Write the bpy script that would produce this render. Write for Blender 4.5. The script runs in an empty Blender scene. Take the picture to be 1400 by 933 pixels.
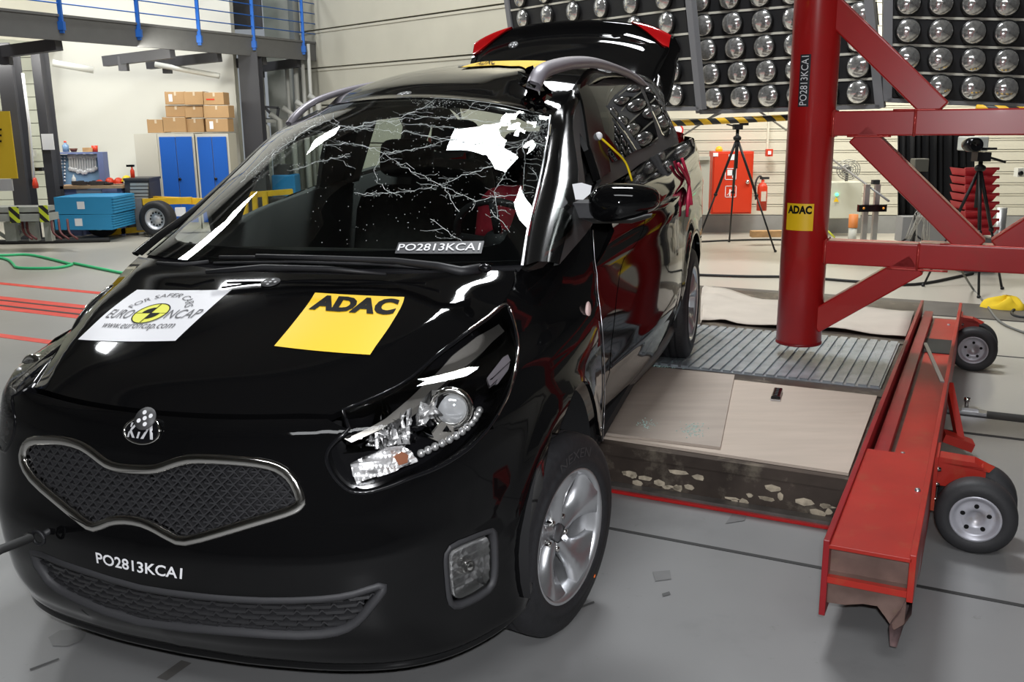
import bpy, bmesh, math, random
import numpy as np
from mathutils import Vector, Matrix
from mathutils.geometry import delaunay_2d_cdt
random.seed(7); rng = np.random.default_rng(7)
scene = bpy.context.scene
COL = scene.collection

# ------------------------------------------------------------------ camera
FOC = 1300.0                       # focal length in pixels of a 1400 px wide frame
EYE = np.array([0.0, 0.0, 1.55])
CW = np.array([[0.99994288, 0.0, 0.01068791], [-0.00241121, 0.9742197, 0.22558848], [-0.01041237, -0.22560137, 0.97416405]])
cam_data = bpy.data.cameras.new('camera'); cam = bpy.data.objects.new('camera', cam_data); COL.objects.link(cam)
cam_data.sensor_width = 36.0; cam_data.lens = FOC/1400*36.0; cam_data.clip_start = 0.05; cam_data.clip_end = 200
cam.matrix_world = Matrix([[CW[0][0], CW[0][2], -CW[0][1], EYE[0]], [CW[1][0], CW[1][2], -CW[1][1], EYE[1]], [CW[2][0], CW[2][2], -CW[2][1], EYE[2]], [0, 0, 0, 1]])
scene.camera = cam

# ------------------------------------------------------------------ world and exposure
world = bpy.data.worlds.new('hall_ambient'); scene.world = world; world.use_nodes = True
world.node_tree.nodes['Background'].inputs[0].default_value = (0.86, 0.93, 1.0, 1)
world.node_tree.nodes['Background'].inputs[1].default_value = 0.30
scene.view_settings.view_transform = 'Standard'; scene.view_settings.look = 'None'
scene.view_settings.gamma = 1.0; scene.view_settings.exposure = 0.0; scene.view_settings.use_curve_mapping = False

def area_light(name, loc, look, sx, sy, power, color=(1, 1, 1)):
    d = bpy.data.lights.new(name, 'AREA'); d.shape = 'RECTANGLE'; d.size = sx; d.size_y = sy; d.energy = power; d.color = color
    o = bpy.data.objects.new(name, d); COL.objects.link(o); o.location = loc
    o.rotation_euler = (Vector(look)-Vector(loc)).to_track_quat('-Z', 'Y').to_euler()
    return o
# skylights of the hall roof, the pair mirrored in the windscreen and bonnet among them
area_light('skylight', (.90, 7.0, 7.70), (.90, 7.0, 0), 2.0, 1.0, 540, (0.95, 0.98, 1))
area_light('skylight', (-4.9, 11.6, 7.70), (-4.9, 11.8, 0), 1.1, 1.3, 330, (0.97, 0.99, 1))
area_light('skylight', (-8.5, 11.7, 7.70), (-8.0, 12.2, 0), 1.2, 1.3, 330, (0.97, 0.99, 1))
area_light('front_fill', (-0.5, -3.5, 7.6), (-0.3, 0, 0), 6, 2.0, 330, (0.96, 0.98, 1))  # added fill from behind the camera, no lamp known there
area_light('wall_fill', (4.6, 11.6, 3.5), (4.5, 12.6, 0), 5.0, 0.4, 175, (1, 0.96, 0.84))  # added wash for the back wall, hidden behind the lamp banks
area_light('wall_fill', (-0.2, 12.6, 5.2), (-0.6, 14.8, 2.0), 3.0, 0.4, 80, (1, 0.96, 0.84))  # added wash towards the sectional door, not a lamp of the hall
area_light('bay_fill', (-6.2, 13.0, 2.52), (-6.6, 15.6, 1.0), 4.5, 0.12, 60, (1, 0.98, 0.88))  # added to brighten the left bay; the tube lights themselves stay unlit
# the photographer's flash, just above the lens
area_light('camera_flash', (0.03, -0.03, 1.66), (0.35, 3.0, 0.75), 0.06, 0.04, 62, (0.96, 0.97, 1.0))

# ------------------------------------------------------------------ maths helpers
def ray(px, py): return CW @ np.array([(px-700)/FOC, 1, -(py-466.5)/FOC])
def on_z(px, py, z):
    v = ray(px, py); return EYE+v*((z-EYE[2])/v[2])
def on_y(px, py, y):
    v = ray(px, py); return EYE+v*(y/v[1])
def catmull(pts, n):
    """open Catmull-Rom through pts (N x D), n samples per span"""
    P = np.asarray(pts, float); P = np.vstack([2*P[0]-P[1], P, 2*P[-1]-P[-2]]); out = []
    for i in range(1, len(P)-2):
        for k in range(n):
            t = k/n; a, b, c, d = P[i-1], P[i], P[i+1], P[i+2]
            out.append(.5*((2*b)+(c-a)*t+(2*a-5*b+4*c-d)*t*t+(3*b-a-3*c+d)*t**3))
    out.append(P[-2]); return np.array(out)
def closed(pts, n):
    P = list(map(tuple, pts)); Q = catmull(P[-2:]+P+P[:2], n); m = len(P)*n; return Q[2*n:2*n+m]
def table(xs, ys):
    """smooth interpolating function (monotone cubic) of a table"""
    xs = np.array(xs, float); ys = np.array(ys, float); d = np.diff(ys)/np.diff(xs); m = np.zeros_like(ys)
    m[0] = d[0]; m[-1] = d[-1]
    for i in range(1, len(xs)-1): m[i] = 0 if d[i-1]*d[i] <= 0 else 2*d[i-1]*d[i]/(d[i-1]+d[i])
    def f(x):
        x = np.clip(np.asarray(x, float), xs[0], xs[-1]); i = np.clip(np.searchsorted(xs, x)-1, 0, len(xs)-2)
        h = xs[i+1]-xs[i]; t = (x-xs[i])/h
        return (2*t**3-3*t**2+1)*ys[i]+(t**3-2*t**2+t)*h*m[i]+(-2*t**3+3*t**2)*ys[i+1]+(t**3-t**2)*h*m[i+1]
    return f

# ------------------------------------------------------------------ materials
MATS = {}
def mat(name, color=(.5, .5, .5), rough=.5, metal=0., coat=0., vary=0., scale=8., bump=0., emit=0., spec=.5, trans=0., ior=1.45, alpha=1., stretch=None, dirt=None, dirt_scale=3., dirt_amt=.5):
    if name in MATS: return MATS[name]
    m = bpy.data.materials.new(name); m.use_nodes = True; nt = m.node_tree; b = nt.nodes['Principled BSDF']
    c = tuple(color)+(1,)
    b.inputs['Base Color'].default_value = c; b.inputs['Roughness'].default_value = rough; b.inputs['Metallic'].default_value = metal
    b.inputs['Coat Weight'].default_value = coat; b.inputs['Coat Roughness'].default_value = .02; b.inputs['Specular IOR Level'].default_value = spec
    b.inputs['IOR'].default_value = ior
    if trans: b.inputs['Transmission Weight'].default_value = trans
    if alpha < 1: b.inputs['Alpha'].default_value = alpha
    if emit: b.inputs['Emission Color'].default_value = c; b.inputs['Emission Strength'].default_value = emit
    tc = nt.nodes.new('ShaderNodeTexCoord'); mp = nt.nodes.new('ShaderNodeMapping'); nt.links.new(tc.outputs['Object'], mp.inputs[0])
    if stretch: mp.inputs['Scale'].default_value = stretch
    src = None
    if vary or bump:
        n = nt.nodes.new('ShaderNodeTexNoise'); n.inputs['Scale'].default_value = scale; n.inputs['Detail'].default_value = 6; nt.links.new(mp.outputs[0], n.inputs['Vector'])
        if vary:
            mr = nt.nodes.new('ShaderNodeMapRange'); nt.links.new(n.outputs[0], mr.inputs[0]); mr.inputs[1].default_value = .3; mr.inputs[2].default_value = .7
            mr.inputs[3].default_value = 1-vary; mr.inputs[4].default_value = 1+vary
            mx = nt.nodes.new('ShaderNodeMix'); mx.data_type = 'RGBA'; mx.blend_type = 'MULTIPLY'; mx.inputs[0].default_value = 1
            mx.inputs[6].default_value = c; nt.links.new(mr.outputs[0], mx.inputs[7]); src = mx.outputs[2]
        if bump:
            bp = nt.nodes.new('ShaderNodeBump'); bp.inputs['Strength'].default_value = bump; bp.inputs['Distance'].default_value = .01
            nt.links.new(n.outputs[0], bp.inputs['Height']); nt.links.new(bp.outputs[0], b.inputs['Normal'])
    if dirt:
        n2 = nt.nodes.new('ShaderNodeTexNoise'); n2.inputs['Scale'].default_value = dirt_scale; n2.inputs['Detail'].default_value = 8; n2.inputs['Roughness'].default_value = .65
        nt.links.new(mp.outputs[0], n2.inputs['Vector'])
        r2 = nt.nodes.new('ShaderNodeMapRange'); nt.links.new(n2.outputs[0], r2.inputs[0]); r2.inputs[1].default_value = .55; r2.inputs[2].default_value = .68; r2.inputs[4].default_value = dirt_amt
        m2 = nt.nodes.new('ShaderNodeMix'); m2.data_type = 'RGBA'; nt.links.new(r2.outputs[0], m2.inputs[0]); m2.inputs[6].default_value = c
        if src: nt.links.new(src, m2.inputs[6])
        m2.inputs[7].default_value = tuple(dirt)+(1,); src = m2.outputs[2]
    if src: nt.links.new(src, b.inputs['Base Color'])
    MATS[name] = m; return m
def glass_mat(name, tint=(1, 1, 1), rough=.0, refl=1.0, dens=0.0, dark=(.02, .02, .02)):
    """thin pane: clear with a Fresnel reflection (dens mixes in an opaque tint, as for privacy glass)"""
    if name in MATS: return MATS[name]
    m = bpy.data.materials.new(name); m.use_nodes = True; nt = m.node_tree; nt.nodes.clear(); N = nt.nodes.new; L = nt.links.new
    out = N('ShaderNodeOutputMaterial'); mx = N('ShaderNodeMixShader'); tr = N('ShaderNodeBsdfTransparent'); gl = N('ShaderNodeBsdfGlossy'); fr = N('ShaderNodeFresnel')
    fr.inputs['IOR'].default_value = 1.5; gl.inputs['Roughness'].default_value = rough; tr.inputs[0].default_value = tuple(tint)+(1,)
    ml = N('ShaderNodeMath'); ml.operation = 'MULTIPLY'; ml.inputs[1].default_value = refl; L(fr.outputs[0], ml.inputs[0])
    ml.use_clamp = True; base = tr
    if dens:
        df = N('ShaderNodeBsdfDiffuse'); df.inputs[0].default_value = tuple(dark)+(1,); m1 = N('ShaderNodeMixShader'); m1.inputs[0].default_value = dens
        L(tr.outputs[0], m1.inputs[1]); L(df.outputs[0], m1.inputs[2]); base = m1
    L(ml.outputs[0], mx.inputs[0]); L(base.outputs[0], mx.inputs[1]); L(gl.outputs[0], mx.inputs[2]); L(mx.outputs[0], out.inputs[0])
    MATS[name] = m; return m
PAINT = mat('black_car_paint', (.0032, .0032, .0035), .045, spec=.42, coat=.0)
BPLAST = mat('black_plastic', (.014, .014, .016), .5, bump=.05, scale=200)
DPLAST = mat('dark_grey_plastic', (.035, .035, .038), .55, bump=.05, scale=200)
PILLAR = mat('pillar_black', (.006, .006, .006), .16, spec=.18)
GLOSSB = mat('gloss_black_trim', (.006, .006, .007), .12)
CHROME = mat('chrome', (.82, .80, .76), .10, 1.0)
SATIN = mat('satin_silver', (.52, .52, .54), .28, 1.0, vary=.05)
RUBBER = mat('tyre_rubber', (.018, .018, .02), .62, bump=.1, scale=60, vary=.2)
ALLOY = mat('silver_alloy', (.60, .61, .63), .30, .85, coat=.4)
WHITE = mat('white_print', (.85, .85, .87), .5)
BLACKP = mat('black_print', (.008, .008, .008), .7, spec=.15)
YELLOWS = mat('yellow_film', (.95, .60, .015), .42)
REDP = mat('red_steel_paint', (.42, .012, .012), .30, vary=.10, scale=3, coat=.25, dirt=(.28, .04, .02), dirt_scale=6, dirt_amt=.35)
STEEL = mat('bare_steel', (.45, .45, .46), .35, .9, vary=.15)

# ------------------------------------------------------------------ object helpers
def link(name, me, m=None, parent=None, kind=None, label=None):
    o = bpy.data.objects.new(name, me); COL.objects.link(o)
    if m is not None:
        for q in (m if isinstance(m, (list, tuple)) else [m]): me.materials.append(q)
    if parent is not None: o.parent = parent
    if kind: o['kind'] = kind
    if label: o['label'] = label
    return o
def tag(o, label, cat, group=None, kind=None):
    o['label'] = label; o['category'] = cat
    if group: o['group'] = group
    if kind: o['kind'] = kind
    return o
def empty(name, loc, label=None, cat=None, group=None, rz=0.0):
    o = bpy.data.objects.new(name, None); COL.objects.link(o); o.location = loc; o.rotation_euler[2] = rz; o.empty_display_size = .1
    if label: tag(o, label, cat, group)
    return o
class MB:
    """collects verts and faces of one mesh"""
    def __init__(s): s.v = []; s.f = []; s.mi = []; s.cur = 0; s.sm = []; s.smooth = False
    def add(s, V, F):
        k = len(s.v); s.v += [tuple(map(float, p)) for p in V]; s.f += [tuple(k+i for i in f) for f in F]; s.mi += [s.cur]*len(F); s.sm += [s.smooth]*len(F); return s
    def box(s, a, b, M=None):
        (x0, y0, z0), (x1, y1, z1) = a, b
        V = [(x0, y0, z0), (x1, y0, z0), (x1, y1, z0), (x0, y1, z0), (x0, y0, z1), (x1, y0, z1), (x1, y1, z1), (x0, y1, z1)]
        if M is not None: V = [tuple(M @ Vector(p)) for p in V]
        return s.add(V, [(0, 3, 2, 1), (4, 5, 6, 7), (0, 1, 5, 4), (1, 2, 6, 5), (2, 3, 7, 6), (3, 0, 4, 7)])
    def cbox(s, c, d, M=None): return s.box([c[i]-d[i]/2 for i in range(3)], [c[i]+d[i]/2 for i in range(3)], M)
    def tube(s, pts, r, n=8, cap=True):
        P = [Vector(p) for p in pts]; R = r if isinstance(r, (list, tuple, np.ndarray)) else [r]*len(P); V = []; F = []
        up = Vector((0, 0, 1)); t0 = (P[1]-P[0]).normalized(); 
        if abs(t0.dot(up)) > .95: up = Vector((1, 0, 0))
        a = t0.cross(up).normalized()
        for i, p in enumerate(P):
            t = (P[min(i+1, len(P)-1)]-P[max(i-1, 0)]).normalized(); a = (a-t*a.dot(t)).normalized(); b = t.cross(a)
            for k in range(n):
                th = 2*math.pi*k/n; V.append(p+a*math.cos(th)*R[i]+b*math.sin(th)*R[i])
        for i in range(len(P)-1):
            for k in range(n): F.append((i*n+k, i*n+(k+1) % n, (i+1)*n+(k+1) % n, (i+1)*n+k))
        if cap: F.append(tuple(range(n-1, -1, -1))); F.append(tuple((len(P)-1)*n+k for k in range(n)))
        o = s.smooth; s.smooth = True; s.add(V, F); s.smooth = o; return s
    def bar(s, p, q, w, h, up=(0, 0, 1)):
        """rectangular bar between p and q, w sideways and h along up"""
        p = Vector(p); q = Vector(q); t = (q-p).normalized(); up = Vector(up); a = t.cross(up).normalized(); b = a.cross(t); V = []
        for c in (p, q):
            for i, j in ((-1, -1), (1, -1), (1, 1), (-1, 1)): V.append(c+a*(i*w/2)+b*(j*h/2))
        return s.add(V, [(3, 2, 1, 0), (4, 5, 6, 7), (0, 1, 5, 4), (1, 2, 6, 5), (2, 3, 7, 6), (3, 0, 4, 7)])
    def lathe(s, prof, n=24, axis='z', c=(0, 0, 0), closed_prof=False, ang=2*math.pi):
        V = []; F = []; m = len(prof); full = abs(ang-2*math.pi) < 1e-6; nn = n if full else n+1
        for k in range(nn):
            th = ang*k/n; co, si = math.cos(th), math.sin(th)
            for r, h in prof:
                p = (r*co, r*si, h) if axis == 'z' else ((h, r*co, r*si) if axis == 'x' else (r*co, h, r*si))
                V.append((p[0]+c[0], p[1]+c[1], p[2]+c[2]))
        for k in range(n):
            k2 = (k+1) % nn
            for i in range(m if closed_prof else m-1):
                j = (i+1) % m; F.append((k*m+i, k2*m+i, k2*m+j, k*m+j))
        o = s.smooth; s.smooth = True; s.add(V, F); s.smooth = o; return s
    def sphere(s, c, r, n=12, m=8, sc=(1, 1, 1)):
        V = []; F = []
        for i in range(m+1):
            ph = math.pi*i/m
            for k in range(n):
                th = 2*math.pi*k/n; V.append((c[0]+r*sc[0]*math.sin(ph)*math.cos(th), c[1]+r*sc[1]*math.sin(ph)*math.sin(th), c[2]+r*sc[2]*math.cos(ph)))
        for i in range(m):
            for k in range(n): F.append((i*n+k, (i+1)*n+k, (i+1)*n+(k+1) % n, i*n+(k+1) % n))
        o = s.smooth; s.smooth = True; s.add(V, F); s.smooth = o; return s
    def grid(s, G, flip=False, wrap=False):
        G = np.asarray(G, float); R, C = G.shape[:2]; F = []
        for i in range(R-1):
            for j in range(C if wrap else C-1):
                j2 = (j+1) % C; q = (i*C+j, i*C+j2, (i+1)*C+j2, (i+1)*C+j); F.append(q[::-1] if flip else q)
        o = s.smooth; s.smooth = True; s.add(G.reshape(-1, 3), F); s.smooth = o; return s
    def prism(s, poly, h, M=None, z0=0.0):
        n = len(poly); V = [(x, y, z0) for x, y in poly]+[(x, y, z0+h) for x, y in poly]
        if M is not None: V = [tuple(M @ Vector(p)) for p in V]
        return s.add(V, [tuple(range(n-1, -1, -1)), tuple(range(n, 2*n))]+[(i, (i+1) % n, n+(i+1) % n, n+i) for i in range(n)])
    def mesh(s, name='mesh'):
        me = bpy.data.meshes.new(name); me.from_pydata(s.v, [], s.f); me.update()
        me.polygons.foreach_set('use_smooth', s.sm); me.polygons.foreach_set('material_index', s.mi); return me
    def build(s, name, m, parent=None, kind=None, label=None, bevel=0.0, smooth_by_angle=False):
        o = link(name, s.mesh(name), m, parent, kind, label)
        if bevel:
            b = o.modifiers.new('bevel', 'BEVEL'); b.width = bevel; b.segments = 2; b.limit_method = 'ANGLE'
        return o
def rot_to(d, up=(0, 0, 1)):
    """matrix whose local +X runs along d"""
    x = Vector(d).normalized(); u = Vector(up); y = u.cross(x).normalized(); z = x.cross(y)
    return Matrix(((x[0], y[0], z[0]), (x[1], y[1], z[1]), (x[2], y[2], z[2]))).to_4x4()
def text_mesh(s, bold=0.0, res=3):
    """2-D triangles of a string, scaled so that its box is 0..1 by 0..1; returns verts, faces, width/height"""
    cu = bpy.data.curves.new('lettering', 'FONT'); cu.body = s; cu.offset = bold; cu.resolution_u = res; cu.fill_mode = 'FRONT'
    o = bpy.data.objects.new('lettering', cu); COL.objects.link(o); dg = bpy.context.evaluated_depsgraph_get(); dg.update()
    me = bpy.data.meshes.new_from_object(o.evaluated_get(dg)); V = np.array([v.co[:2] for v in me.vertices]); F = [tuple(p.vertices) for p in me.polygons]
    bpy.data.objects.remove(o); bpy.data.meshes.remove(me); bpy.data.curves.remove(cu)
    lo = V.min(0); hi = V.max(0); return (V-lo)/(hi-lo), F, (hi-lo)[0]/(hi-lo)[1]
def lettering(name, s, fn, m, parent=None, box=(0, 0, 1, 1), shear=0., bold=0., label=None):
    """string laid into the part (x0,y0,x1,y1) of the unit square that fn maps to 3-D"""
    V, F, _ = text_mesh(s, bold); x0, y0, x1, y1 = box
    P = np.column_stack([x0+(x1-x0)*V[:, 0]+shear*V[:, 1], y0+(y1-y0)*V[:, 1]])
    mb = MB(); mb.add(fn(P), F); return mb.build(name, m, parent, label=label)
def quad_fn(p00, p10, p11, p01, lift=0.0):
    A = [np.asarray(p, float) for p in (p00, p10, p11, p01)]; n = np.cross(A[1]-A[0], A[3]-A[0]); n /= np.linalg.norm(n)
    def f(P):
        P = np.asarray(P, float); x = P[:, :1]; y = P[:, 1:2]
        return (A[0]*(1-x)*(1-y)+A[1]*x*(1-y)+A[2]*x*y+A[3]*(1-x)*y)+n*lift
    return f
def inside(P, poly):
    P = np.asarray(P); poly = np.asarray(poly); x, y = P[:, 0], P[:, 1]; c = np.zeros(len(P), bool); n = len(poly)
    for i in range(n):
        x1, y1 = poly[i]; x2, y2 = poly[(i+1) % n]
        k = ((y1 > y) != (y2 > y)) & (x < (x2-x1)*(y-y1)/((y2-y1) if y2 != y1 else 1e-12)+x1); c ^= k
    return c
def resample(poly, step):
    out = []; n = len(poly); poly = [np.asarray(p, float) for p in poly]
    for i in range(n):
        a, b = poly[i], poly[(i+1) % n]; L = np.linalg.norm(b-a)
        if L < 1e-6: continue
        k = max(1, int(math.ceil(L/step)))
        for j in range(k): out.append(a+(b-a)*j/k)
    return out
def normals_of(f, P, h=2e-4):
    A = f(P+np.array([h, 0]))-f(P-np.array([h, 0])); B = f(P+np.array([0, h]))-f(P-np.array([0, h])); n = np.cross(A, B)
    return n/(np.linalg.norm(n, axis=1, keepdims=True)+1e-12)
def panel(name, f, outer, holes, step, m, parent, thick=.012, sign=1, lift=0., label=None, edge=None, kind=None):
    """sheet on the surface f(param)->3-D, cut exactly along outer and holes, with a returned rim so it has thickness"""
    loops = [resample(outer, edge or step)]+[resample(h, edge or step) for h in holes]
    pts = []; edges = []
    for L in loops:
        k = len(pts); pts += L; edges += [(k+i, k+(i+1) % len(L)) for i in range(len(L))]
    nb = len(pts); B = np.array(pts); lo = B.min(0); hi = B.max(0)
    gx, gy = np.meshgrid(np.arange(lo[0]+step/2, hi[0], step), np.arange(lo[1]+step/2, hi[1], step)); gx[::2] += step/2
    Gp = np.column_stack([gx.ravel(), gy.ravel()]); k = inside(Gp, loops[0])
    for h in loops[1:]: k &= ~inside(Gp, h)
    Gp = Gp[k]
    if len(Gp):
        d = np.min(np.linalg.norm(Gp[:, None, :]-B[None, ::2, :], axis=2), axis=1); Gp = Gp[d > step*.5]
    A = np.vstack([B, Gp]) if len(Gp) else B
    vs, es, fs, *_ = delaunay_2d_cdt([Vector(p) for p in A], edges, [], 0, 1e-6)
    V2 = np.array([tuple(v) for v in vs]); F = [tuple(t) for t in fs if len(t) == 3]
    if not F: return None
    F = np.array([tuple(t) for t in fs if len(t) == 3])
    C = V2[F].mean(1); k = inside(C, loops[0])
    for h in loops[1:]: k &= ~inside(C, h)
    F = F[k]
    if len(F) == 0: return None
    P3 = f(V2); N = normals_of(f, V2)*sign; P3 = P3+N*lift
    tn = np.cross(P3[F[:, 1]]-P3[F[:, 0]], P3[F[:, 2]]-P3[F[:, 0]]); bad = (tn*N[F[:, 0]]).sum(1) < 0; F[bad] = F[bad][:, ::-1]
    cnt = {}
    for t in F:
        for i in range(3):
            a, b = int(t[i]), int(t[(i+1) % 3]); cnt[(a, b)] = cnt.get((a, b), 0)+1
    rim = [(a, b) for (a, b) in cnt if (b, a) not in cnt]
    Vt = [tuple(p) for p in P3]; Fc = [tuple(int(i) for i in t) for t in F]; Nn = [tuple(n) for n in N]; mp = {}
    if thick:
        def cp(i, off):
            key = (i, off)
            if key not in mp: mp[key] = len(Vt); Vt.append(tuple(P3[i]-N[i]*(thick if off else 0))); Nn.append((0, 0, 0))
            return mp[key]
        for a, b in rim: Fc.append((cp(b, 0), cp(a, 0), cp(a, 1), cp(b, 1)))
    me = bpy.data.meshes.new(name); me.from_pydata(Vt, [], Fc); me.update()
    me.polygons.foreach_set('use_smooth', [True]*len(Fc)); me.normals_split_custom_set_from_vertices(Nn)
    return link(name, me, m, parent, kind, label)
def sweep(name, P, N, prof, m, parent, loop=True, label=None, mb=None):
    """section prof (across, out) swept along P with surface normals N"""
    P = np.asarray(P, float); N = np.asarray(N, float); n = len(P); G = []
    for i in range(n):
        a = P[(i-1) % n] if loop else P[max(i-1, 0)]; b = P[(i+1) % n] if loop else P[min(i+1, n-1)]
        t = b-a; t /= np.linalg.norm(t)+1e-12; nn = N[i]-t*np.dot(t, N[i]); nn /= np.linalg.norm(nn)+1e-12; s = np.cross(t, nn)
        G.append([P[i]+s*x+nn*y for x, y in prof])
    if loop: G.append(G[0])
    q = mb or MB(); q.grid(np.array(G), wrap=True)
    if mb is None: return q.build(name, m, parent, label=label)
# ================================================================== THE HALL
AV = np.array([.895, -.446, 0.0]); BV = np.array([.446, .895, 0.0])      # across and along the sled track
def AB(a, b, z=0.0): p = AV*a+BV*b; return (float(p[0]), float(p[1]), float(z))
ABM = Matrix(((AV[0], BV[0], 0, 0), (AV[1], BV[1], 0, 0), (0, 0, 1, 0), (0, 0, 0, 1)))
def struct(name, mb, m, parent=None, **k):
    o = mb.build(name, m, parent, **k)
    if parent is None: o['kind'] = 'structure'
    return o
FLOOR = mat('painted_concrete', (.215, .215, .215), .34, vary=.10, scale=.9, dirt=(.12, .12, .12), dirt_scale=1.6, dirt_amt=.30, spec=.4)
# wear specks, and the back hall's warm light put into the floor colour
def floor_material():
    m = FLOOR; nt = m.node_tree; b = nt.nodes['Principled BSDF']; L = nt.links.new; N = nt.nodes.new
    src = b.inputs['Base Color'].links[0].from_socket
    tc = N('ShaderNodeTexCoord'); n1 = N('ShaderNodeTexNoise'); n1.inputs['Scale'].default_value = 14; n1.inputs['Detail'].default_value = 8; n1.inputs['Roughness'].default_value = .7; L(tc.outputs['Object'], n1.inputs['Vector'])
    r = N('ShaderNodeMapRange'); L(n1.outputs[0], r.inputs[0]); r.inputs[1].default_value = .64; r.inputs[2].default_value = .70; r.inputs[4].default_value = .55
    mx = N('ShaderNodeMix'); mx.data_type = 'RGBA'; L(r.outputs[0], mx.inputs[0]); L(src, mx.inputs[6]); mx.inputs[7].default_value = (.13, .13, .125, 1)
    # beige blend beyond the track paints in the brighter light there
    sp = N('ShaderNodeSeparateXYZ'); mp = N('ShaderNodeMapping'); mp.inputs['Rotation'].default_value = (0, 0, math.radians(26.5)); L(tc.outputs['Object'], mp.inputs[0]); L(mp.outputs[0], sp.inputs[0])
    n2 = N('ShaderNodeTexNoise'); n2.inputs['Scale'].default_value = .5; L(tc.outputs['Object'], n2.inputs['Vector'])
    ad = N('ShaderNodeMath'); ad.operation = 'ADD'; L(sp.outputs[1], ad.inputs[0]); L(n2.outputs[0], ad.inputs[1])
    r2 = N('ShaderNodeMapRange'); L(ad.outputs[0], r2.inputs[0]); r2.inputs[1].default_value = 4.2; r2.inputs[2].default_value = 9.2
    m2 = N('ShaderNodeMix'); m2.data_type = 'RGBA'; L(r2.outputs[0], m2.inputs[0]); L(mx.outputs[2], m2.inputs[6]); m2.inputs[7].default_value = (.46, .43, .37, 1); L(m2.outputs[2], b.inputs['Base Color'])
floor_material()
mb = MB(); mb.box((-22, -12, -.10), (22, 24, 0)); floor = struct('floor', mb, FLOOR)
GROOVE = mat('dark_joint', (.03, .03, .03), .7); REDL = mat('red_floor_paint', (.62, .05, .03), .5, vary=.15, scale=12)
def strip(name, a0, a1, b0, b1, m, z0=-.004, z1=.002, kind=True):
    mb = MB(); mb.box((a0, b0, z0), (a1, b1, z1), ABM); o = mb.build(name, m, floor); return o
strip('floor_channel', -1.9, 8, 3.235, 3.255, GROOVE); strip('floor_channel', -.2, 8, 5.06, 5.09, GROOVE); strip('floor_channel', -.2, 8, 5.38, 5.52, GROOVE); strip('floor_channel', -.2, 8, 6.89, 6.91, GROOVE)
strip('red_line', -14, -1.9, 6.17, 6.26, REDL); strip('red_line', -14, -1.9, 4.54, 4.63, REDL); strip('red_band', -14, -1.9, 5.28, 5.72, REDL)
strip('guide_slot', -14, -1.9, 5.565, 5.60, GROOVE, z1=.004); strip('guide_slot', -14, -1.9, 5.385, 5.425, GROOVE, z1=.004)
strip('steel_threshold', -3.6, 8, 8.15, 8.78, mat('dark_cover_plate', (.10, .092, .085), .55, .3, vary=.2, scale=4), z1=.008)
# ceiling with dark deck, never in the frame but mirrored in the paint
CEIL = mat('ceiling_deck', (.16, .16, .155), .85)
mb = MB(); mb.box((-16, -10, 8.0), (16, 20, 8.15)); struct('ceiling', mb, CEIL)
BEAMM = mat('roof_truss_grey', (.25, .25, .24), .6)
for i in range(7):
    mb = MB(); y = -6+i*4.0; mb.box((-16, y-.12, 7.45), (16, y+.12, 7.98)); struct('trim_%d' % (i+1), mb, BEAMM)
DKW = mat('dark_hall_wall', (.055, .055, .055), .8); MDW = mat('grey_hall_wall', (.16, .16, .155), .8)
mb = MB(); mb.box((-14.2, -9.9, 0), (9.8, -9.7, 8)); struct('wall_front', mb, MDW)
mb = MB(); mb.box((9.6, -9.7, 0), (9.8, 12.3, 8)); struct('wall_right', mb, DKW)
mb = MB(); mb.box((7.4, 12.3, 0), (9.8, 12.5, 8)); struct('wall_corner', mb, DKW)
mb = MB(); mb.box((-14.2, -9.7, 0), (-14.0, 15.5, 8)); struct('wall_side', mb, MDW)
# back wall on the right: cream boards above a grey plinth
CREAM = mat('cream_cladding', (.66, .63, .52), .55, vary=.04, scale=2); PLI = mat('grey_plinth', (.30, .30, .29), .7, vary=.06)
th = math.radians(-8); WB = Matrix.Translation((3.28, 13.25, 0)) @ Matrix.Rotation(th, 4, 'Z')
mb = MB(); mb.box((-3.45, .05, 0), (4.3, .25, 8), WB); wall_back = struct('wall_back', mb, CREAM)
mb = MB(); mb.box((-3.45, -.02, 0), (4.3, .06, .24), WB); mb.build('plinth', PLI, wall_back)
z = .25; k = 0; bm_ = {}
while z < 4.4:
    mb = MB(); mb.box((-3.45, -.012, z), (4.3, .055, z+.136), WB); mb.box((-3.45, -.018, z+.118), (4.3, .02, z+.134), WB); mb.build('cladding_board', CREAM, wall_back); z += .145
# sectional door in the slanting wall behind the roof of the car
DOORM = mat('door_panel_cream', (.50, .48, .40), .5, vary=.05, scale=1.5)
D0 = np.array([-3.57, 17.0]); dd = np.array([math.cos(math.radians(47)), -math.sin(math.radians(47))]); MD = Matrix(((dd[0], -dd[1], 0, D0[0]), (dd[1], dd[0], 0, D0[1]), (0, 0, 1, 0), (0, 0, 0, 1)))
mb = MB(); mb.box((-.02, .10, 0), (5.9, .25, 7.4), MD); door1 = struct('door_1', mb, DOORM)
zs = [0, .62, 1.23, 1.84, 2.45, 3.06, 3.67, 4.3, 4.9]
for i in range(8):
    mb = MB(); mb.box((.02, 0, zs[i]+.012), (5.85, .10, zs[i+1]-.012), MD); mb.box((.02, -.012, zs[i+1]-.05), (5.85, .02, zs[i+1]-.014), MD); mb.build('door_panel', DOORM, door1)
TRK = mat('galvanised', (.42, .43, .42), .4, .7)
mb = MB(); mb.box((-.16, -.08, 0), (-.04, .06, 6.5), MD); mb.box((-.30, -.02, 0), (-.24, .04, 6.5), MD); mb.build('door_track', TRK, door1)
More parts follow.
